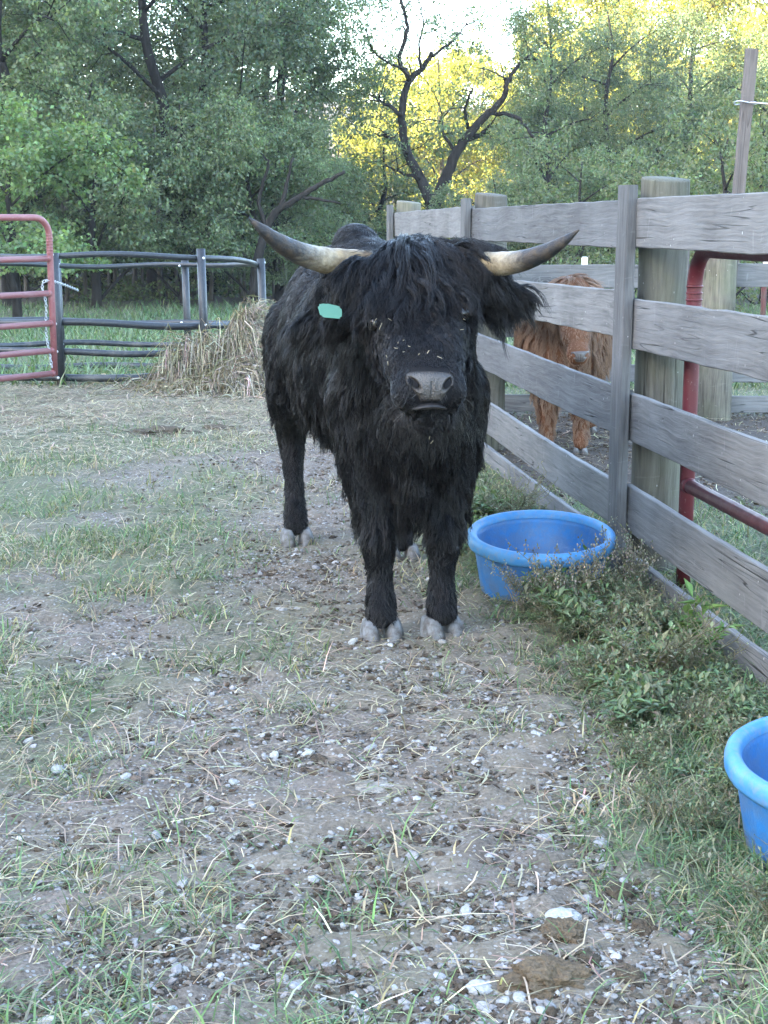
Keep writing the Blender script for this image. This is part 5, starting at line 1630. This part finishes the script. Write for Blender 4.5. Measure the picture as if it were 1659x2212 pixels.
# ---------------------------------------------------------------- weeds by the fence
k = NT('weed_stem'); STEM_M = k.done(k.pbr((0.13, 0.11, 0.06, 1), 0.7))
WEED_M = m_leafy('weed_leaf', 0.3, 0.5, 0.35)
def weed_arrays(h, seed, leafsize, cols, wts, ns=7, dry=False):
    q = np.random.default_rng(seed)
    A = Acc(); LP = []; LD = []; tips = []
    for s in range(ns):
        az = q.random() * 6.283; ln = h * (0.6 + 0.5 * q.random()); lean = 0.25 + 0.5 * q.random()
        d = np.array([math.cos(az), math.sin(az), 0])
        P = spline(np.array([[0, 0, -0.01] + d * 0.02, d * ln * lean * 0.4 + [0, 0, ln * 0.5], d * ln * lean + [0, 0, ln * 0.85]]), 6)
        A.tube(P, np.linspace(0.0022, 0.0010, len(P)), 4)
        tips.append(P[-1])
        for i in range(2, len(P)):
            for rep in range(2 if not dry else 1):
                LP.append(P[i] + q.standard_normal(3) * 0.004)
                a2 = q.random() * 6.283
                LD.append(np.array([math.cos(a2), math.sin(a2), 0.35]))
            if dry or q.random() < 0.35:
                a2 = q.random() * 6.283
                e = P[i] + np.array([math.cos(a2), math.sin(a2), 0.9]) * h * 0.16
                A.tube(np.array([P[i], e]), [0.0012, 0.0008], 3); tips.append(e); LP.append(e); LD.append(np.array([0, 0, 1.0]))
    LP = np.array(LP); LD = np.array(LD); n = len(LP)
    d = LD + 0.3 * q.standard_normal((n, 3)); d /= np.linalg.norm(d, axis=1)[:, None]
    sv = np.cross(d, [0, 0, 1.0]); sv /= np.linalg.norm(sv, axis=1)[:, None] + 1e-9
    L = (leafsize * (0.6 + 0.8 * q.random(n)))[:, None]
    mid = LP + d * L * 0.45; tip = LP + d * L + np.array([0, 0, -0.25]) * L
    V = np.stack([LP, mid + sv * L * 0.17, tip, mid - sv * L * 0.17], 1).reshape(-1, 3)
    F = np.arange(n)[:, None] * 4 + np.arange(4)[None]
    T = np.repeat(tints(n, cols, wts, 0.2), 4, 0)
    # seed heads and buds at the tips
    SV = []; ST = []
    for t in tips:
        for j in range(5 if dry else 2):
            c = t + q.standard_normal(3) * 0.006 - np.array([0, 0, 0.006 * j])
            SV.append(c)
    return A, (V, F, T), np.array(SV)
def weed(kind, x, y, rz, lab, s=1.0, group=None, name='weed'):
    A_m, L_m, S_m = WEEDS[kind]
    r = empty(name, (x, y, float(ground_z(x, y)) + 0.005), rz, lab, 'weed', group); r.scale = (s, s, s)
    link('stem', A_m, STEM_M, r); link('foliage', L_m, WEED_M, r)
    if S_m is not None: link('seed_heads', S_m, SEED_M, r)['kind'] = 'stuff'
    return r
k = NT('seed_head'); SEED_M = k.done(k.pbr(k.attr('tint'), 0.8))
WG = [(0.130, 0.185, 0.095), (0.165, 0.215, 0.118), (0.105, 0.150, 0.080), (0.24, 0.23, 0.15)]
WD = [(0.145, 0.160, 0.095), (0.20, 0.185, 0.125), (0.12, 0.125, 0.075)]
WEEDS = {}
for key, h, ls, cols, wts, ns, dry in (('leafy', 0.20, 0.042, WG, [1, 1, 1, 0.3], 9, False), ('wiry', 0.19, 0.022, WG + WD, [0.6, 0.4, 1, 0.5, 1, 0.6, 0.4], 13, False), ('dry', 0.27, 0.020, WD, [1, 0.8, 0.8], 11, True), ('bright', 0.24, 0.075, [(0.10, 0.175, 0.055), (0.125, 0.205, 0.065)], [1, 1], 4, False)):
    A, (V, F, T), SP = weed_arrays(h, len(key) * 7, ls, cols, wts, ns, dry)
    sm = None
    if dry or key == 'wiry':
        m = len(SP)
        tv = tints(m, [(0.20, 0.165, 0.125), (0.28, 0.245, 0.175), (0.16, 0.14, 0.10)] if dry else [(0.30, 0.30, 0.16), (0.32, 0.20, 0.22), (0.2, 0.2, 0.1)], [1, 1, 1])
        sv = (ICO_V[None] * (0.0028 if dry else 0.0022) * np.array([1, 1, 1.5]) + SP[:, None]).reshape(-1, 3)
        sm = np_mesh('seed_head', sv, (np.arange(m)[:, None, None] * len(ICO_V) + ICO_F[None]).reshape(-1, 3), np.repeat(tv, len(ICO_V), 0))
    WEEDS[key] = (A.mesh('stem', True, False), np_mesh('foliage', V, F, T), sm)
weed('dry', 0.63, 5.10, 0.4, 'dry brown seeding weed standing in front of the blue tub by the bull', 1.0, name='seeding_weed')
weed('dry', 0.50, 5.14, 2.4, 'smaller dry weed left of the seeding weed before the blue tub', 0.7, name='seeding_weed')
weed('dry', 0.90, 5.38, 1.4, 'thin dry weed stalk with seed heads at the foot of the near post', 0.9, name='seeding_weed')
weed('bright', 0.985, 4.55, 0.2, 'bright green broad-leaved weed against the bottom fence board', 0.9)
weed('bright', 0.80, 5.62, 2.2, 'bright green weed between the blue tub and the fence post', 0.55)
def weed_cover(n_max):
    """the tangle of low knotweed along the fence foot, too thick to count: one mesh"""
    parts = {'stem': Acc(), 'leaf': Acc()}
    src = {}
    for key in ('leafy', 'wiry', 'dry'):
        for nm, me in (('stem', WEEDS[key][0]), ('leaf', WEEDS[key][1])):
            v = np.empty(len(me.vertices) * 3, np.float32); me.vertices.foreach_get('co', v)
            f4 = np.array([p.vertices[:] for p in me.polygons if len(p.vertices) == 4]).reshape(-1, 4)
            t = None
            if 'tint' in me.attributes:
                t = np.empty(len(me.vertices) * 4, np.float32); me.attributes['tint'].data.foreach_get('color', t); t = t.reshape(-1, 4)[:, :3]
            src[key, nm] = (v.reshape(-1, 3), f4, t)
    k_ = 0
    for i in range(4000):
        y = 2.7 + 4.2 * rng.random(); wid = 0.62 if y < 4.0 else 0.55
        d = 0.05 + wid * rng.random() ** 1.1
        x = float(FX(y)) - d
        if math.hypot(x - 0.575, y - 5.5) < 0.27 or math.hypot(x - 1.0, y - 3.2) < 0.27: continue
        if rng.random() > 0.22 + 0.78 * (fbm(x * 3, y * 3, 2) > 0.48): continue
        key = rng.choice(['leafy', 'wiry', 'dry'], p=[0.38, 0.47, 0.15])
        s = (0.34 + 0.55 * rng.random() ** 1.6) * (1.15 if y > 4.3 and d < 0.5 else 0.9) * float(sstep(0.0, 0.15, 0.07 + wid - d) * 0.6 + 0.4) * (0.65 if d < 0.16 else 1.0)
        a = rng.random() * 6.283; ca, sa = math.cos(a), math.sin(a)
        z = float(ground_z(x, y)) - 0.004
        for nm in ('stem', 'leaf'):
            v, f, t = src[key, nm]
            V = np.stack([(v[:, 0] * ca - v[:, 1] * sa) * s * 1.2 + x, (v[:, 0] * sa + v[:, 1] * ca) * s * 1.2 + y, v[:, 2] * s + z], -1)
            if nm == 'leaf': parts[nm].add(V, f, None, t * (0.85 + 0.4 * rng.random()))
            else: parts[nm].add(V, f, None, (0.13, 0.115, 0.065))
        k_ += 1
        if k_ >= n_max: break
    A = Acc()
    for p in parts.values():
        A.add(np.concatenate(p.V), np.concatenate(p.Q), None, np.concatenate(p.C))
    o = link('weed_cover', A.mesh('weed_cover', False), WEED_M)
    tag(o, 'tangle of low green knotweed along the foot of the board fence', 'weeds', kind='stuff')
weed_cover(270)

# ---------------------------------------------------------------- single clods, stones, a stick
def clod(name, lab, cat, px, py, size, flat=0.5, mat=SOIL_M, col=(0.12, 0.098, 0.075), seed=0, sub=4, rough=0.35, long=1.0, rz=0.0):
    p = cam_pt(px, py, 3.0); d = p - Vector((0, 0, EYE)); p = Vector((0, 0, EYE)) + d * (EYE / -d.z)
    bm = bmesh.new(); bmesh.ops.create_icosphere(bm, subdivisions=sub, radius=1)
    o = Vector((seed * 3.7, seed * 1.3, 0))
    for v in bm.verts:
        c = v.co.copy()
        f = 1 + rough * (mnoise.noise(c * 1.3 + o) * 0.9 + mnoise.noise(c * 3.5 + o) * 0.5 + mnoise.noise(c * 9 + o) * 0.3)
        v.co = Vector((c.x * size * long * f, c.y * size * f, max(c.z, -0.35) * size * flat * f))
    me = bm_mesh(name, bm, False)
    a = me.attributes.new('tint', 'FLOAT_COLOR', 'POINT'); a.data.foreach_set('color', np.tile(np.array([*col, 1], np.float32), len(me.vertices)))
    ob = link(name, me, mat, None, (p.x, p.y, float(ground_z(p.x, p.y)) + size * flat * 0.12), (0, 0, rz)); tag(ob, lab, cat)
    return ob
PAT = (0.135, 0.102, 0.070)
clod('dung_clod', 'largest dry brown dung cake at the bottom edge of the yard', 'dung', 1178, 2135, 0.056, 0.62, SOIL_M, PAT, 1, 5, 0.55, 1.25)
clod('dung_clod', 'flat brown dung cake just below the white rock', 'dung', 1215, 2022, 0.040, 0.60, SOIL_M, PAT, 2, 5, 0.5, 1.1)
clod('dung_clod', 'dark crumbling dung lump to the right of the flat dung cake below the white rock', 'dung', 1390, 2012, 0.026, 0.7, SOIL_M, (0.09, 0.07, 0.052), 3)
clod('dung_clod', 'dark dung lump right of the largest dung cake', 'dung', 1355, 2120, 0.028, 0.7, SOIL_M, (0.10, 0.08, 0.06), 4)
clod('dung_clod', 'dark dung lump at the right end of the lower gravel patch', 'dung', 1270, 2080, 0.024, 0.7, SOIL_M, (0.085, 0.07, 0.052), 14)
clod('dung_clod', 'dark dung lump below the second blue tub on its left', 'dung', 1340, 1930, 0.030, 0.55, SOIL_M, (0.085, 0.068, 0.05), 5)
clod('dung_clod', 'dark brown dung lump in the middle of the gravel', 'dung', 955, 1850, 0.026, 0.6, SOIL_M, (0.09, 0.07, 0.055), 6)
clod('dung_clod', 'small dark dung lump near the centre of the gravel', 'dung', 880, 1890, 0.018, 0.6, SOIL_M, (0.09, 0.07, 0.055), 7)
clod('dung_clod', 'dark lump beside the pale flat slab', 'dung', 690, 1637, 0.022, 0.55, SOIL_M, (0.085, 0.066, 0.05), 8)
clod('dung_clod', 'dark cow pat in the grass behind the bull on the left', 'dung', 350, 935, 0.12, 0.30, SOIL_M, (0.09, 0.075, 0.058), 9, 5, 0.6, 1.6)
clod('dung_clod', 'smaller dark pat in the grass right of the cow pat', 'dung', 470, 925, 0.07, 0.35, SOIL_M, (0.10, 0.082, 0.062), 10, 4, 0.4, 1.4)
clod('flat_slab', 'pale flat cracked slab of dried mud lying on the gravel', 'dried mud', 815, 1694, 0.042, 0.16, SOIL_M, (0.30, 0.275, 0.25), 11, 4, 0.3, 1.3)
clod('rock', 'largest white limestone rock near the bottom right', 'rock', 1216, 1985, 0.028, 0.75, STONE_M, (0.40, 0.395, 0.39), 12, 3, 0.3, 1.3)
clod('rock', 'white limestone rock left of the second blue tub', 'rock', 1325, 1790, 0.020, 0.75, STONE_M, (0.42, 0.415, 0.41), 13, 3, 0.3, 1.2)
clod('rock', 'grey white rock at the lower left of the largest dung cake', 'rock', 1035, 2145, 0.020, 0.75, STONE_M, (0.38, 0.375, 0.37), 15, 3, 0.3, 1.2)
st = clod('stick', 'pale broken stick lying by the weeds', 'stick', 1205, 1525, 0.018, 0.8, WOOD_POST, (0.3, 0.28, 0.25), 16, 4, 0.25, 3.6, -0.35)

# specks of hay caught on the bull's face
sp = []
for (px, py) in ((812, 690), (808, 698), (822, 705), (842, 690), (1003, 690), (998, 712), (860, 740), (855, 752), (872, 735), (884, 748), (905, 765), (925, 760), (835, 770), (838, 785), (950, 772), (872, 760), (790, 720), (1010, 660), (928, 945), (933, 955)):
    hit = None
    o0 = BI @ Vector((0, 0, EYE)); d0 = (wl_(*cam_pt(px, py, 4.4)) - o0).normalized()
    loc, nor, idx, dist = BVH_OF(body.data).ray_cast(o0, d0)
    if loc is not None: sp.append(BM @ (loc - d0 * 0.018))
A = Acc()
for p in sp:
    d = rng.standard_normal(3) * 0.004; d[1] *= 0.3
    A.tube(np.array([np.array(p[:]) - d, np.array(p[:]) + d]), 0.0008, 4, tint=(0.45, 0.38, 0.27))
o = link('hay_flecks', A.mesh('hay_flecks'), STRAW_M); tag(o, 'tiny flecks of hay caught on the face of the bull', 'hay', kind='stuff')

# ---------------------------------------------------------------- haze volume added to lift the dark tones of the wood
bm = bmesh.new(); bmesh.ops.create_cube(bm, size=1.0)
for v in bm.verts: v.co = Vector((v.co.x * 500, v.co.y * 500 + 150, -2.0 if v.co.z < 0 else 75.0))
k = NT('added_haze')
pv = k.n('VolumePrincipled'); pv.inputs['Color'].default_value = (0.86, 0.90, 0.95, 1); pv.inputs['Density'].default_value = 0.0005
pv.inputs['Anisotropy'].default_value = 0.2
k.t.links.new(pv.outputs[0], k.out.inputs['Volume'])
hz = link('haze', bm_mesh('haze', bm, False), k.m); tag(hz, kind='stuff')
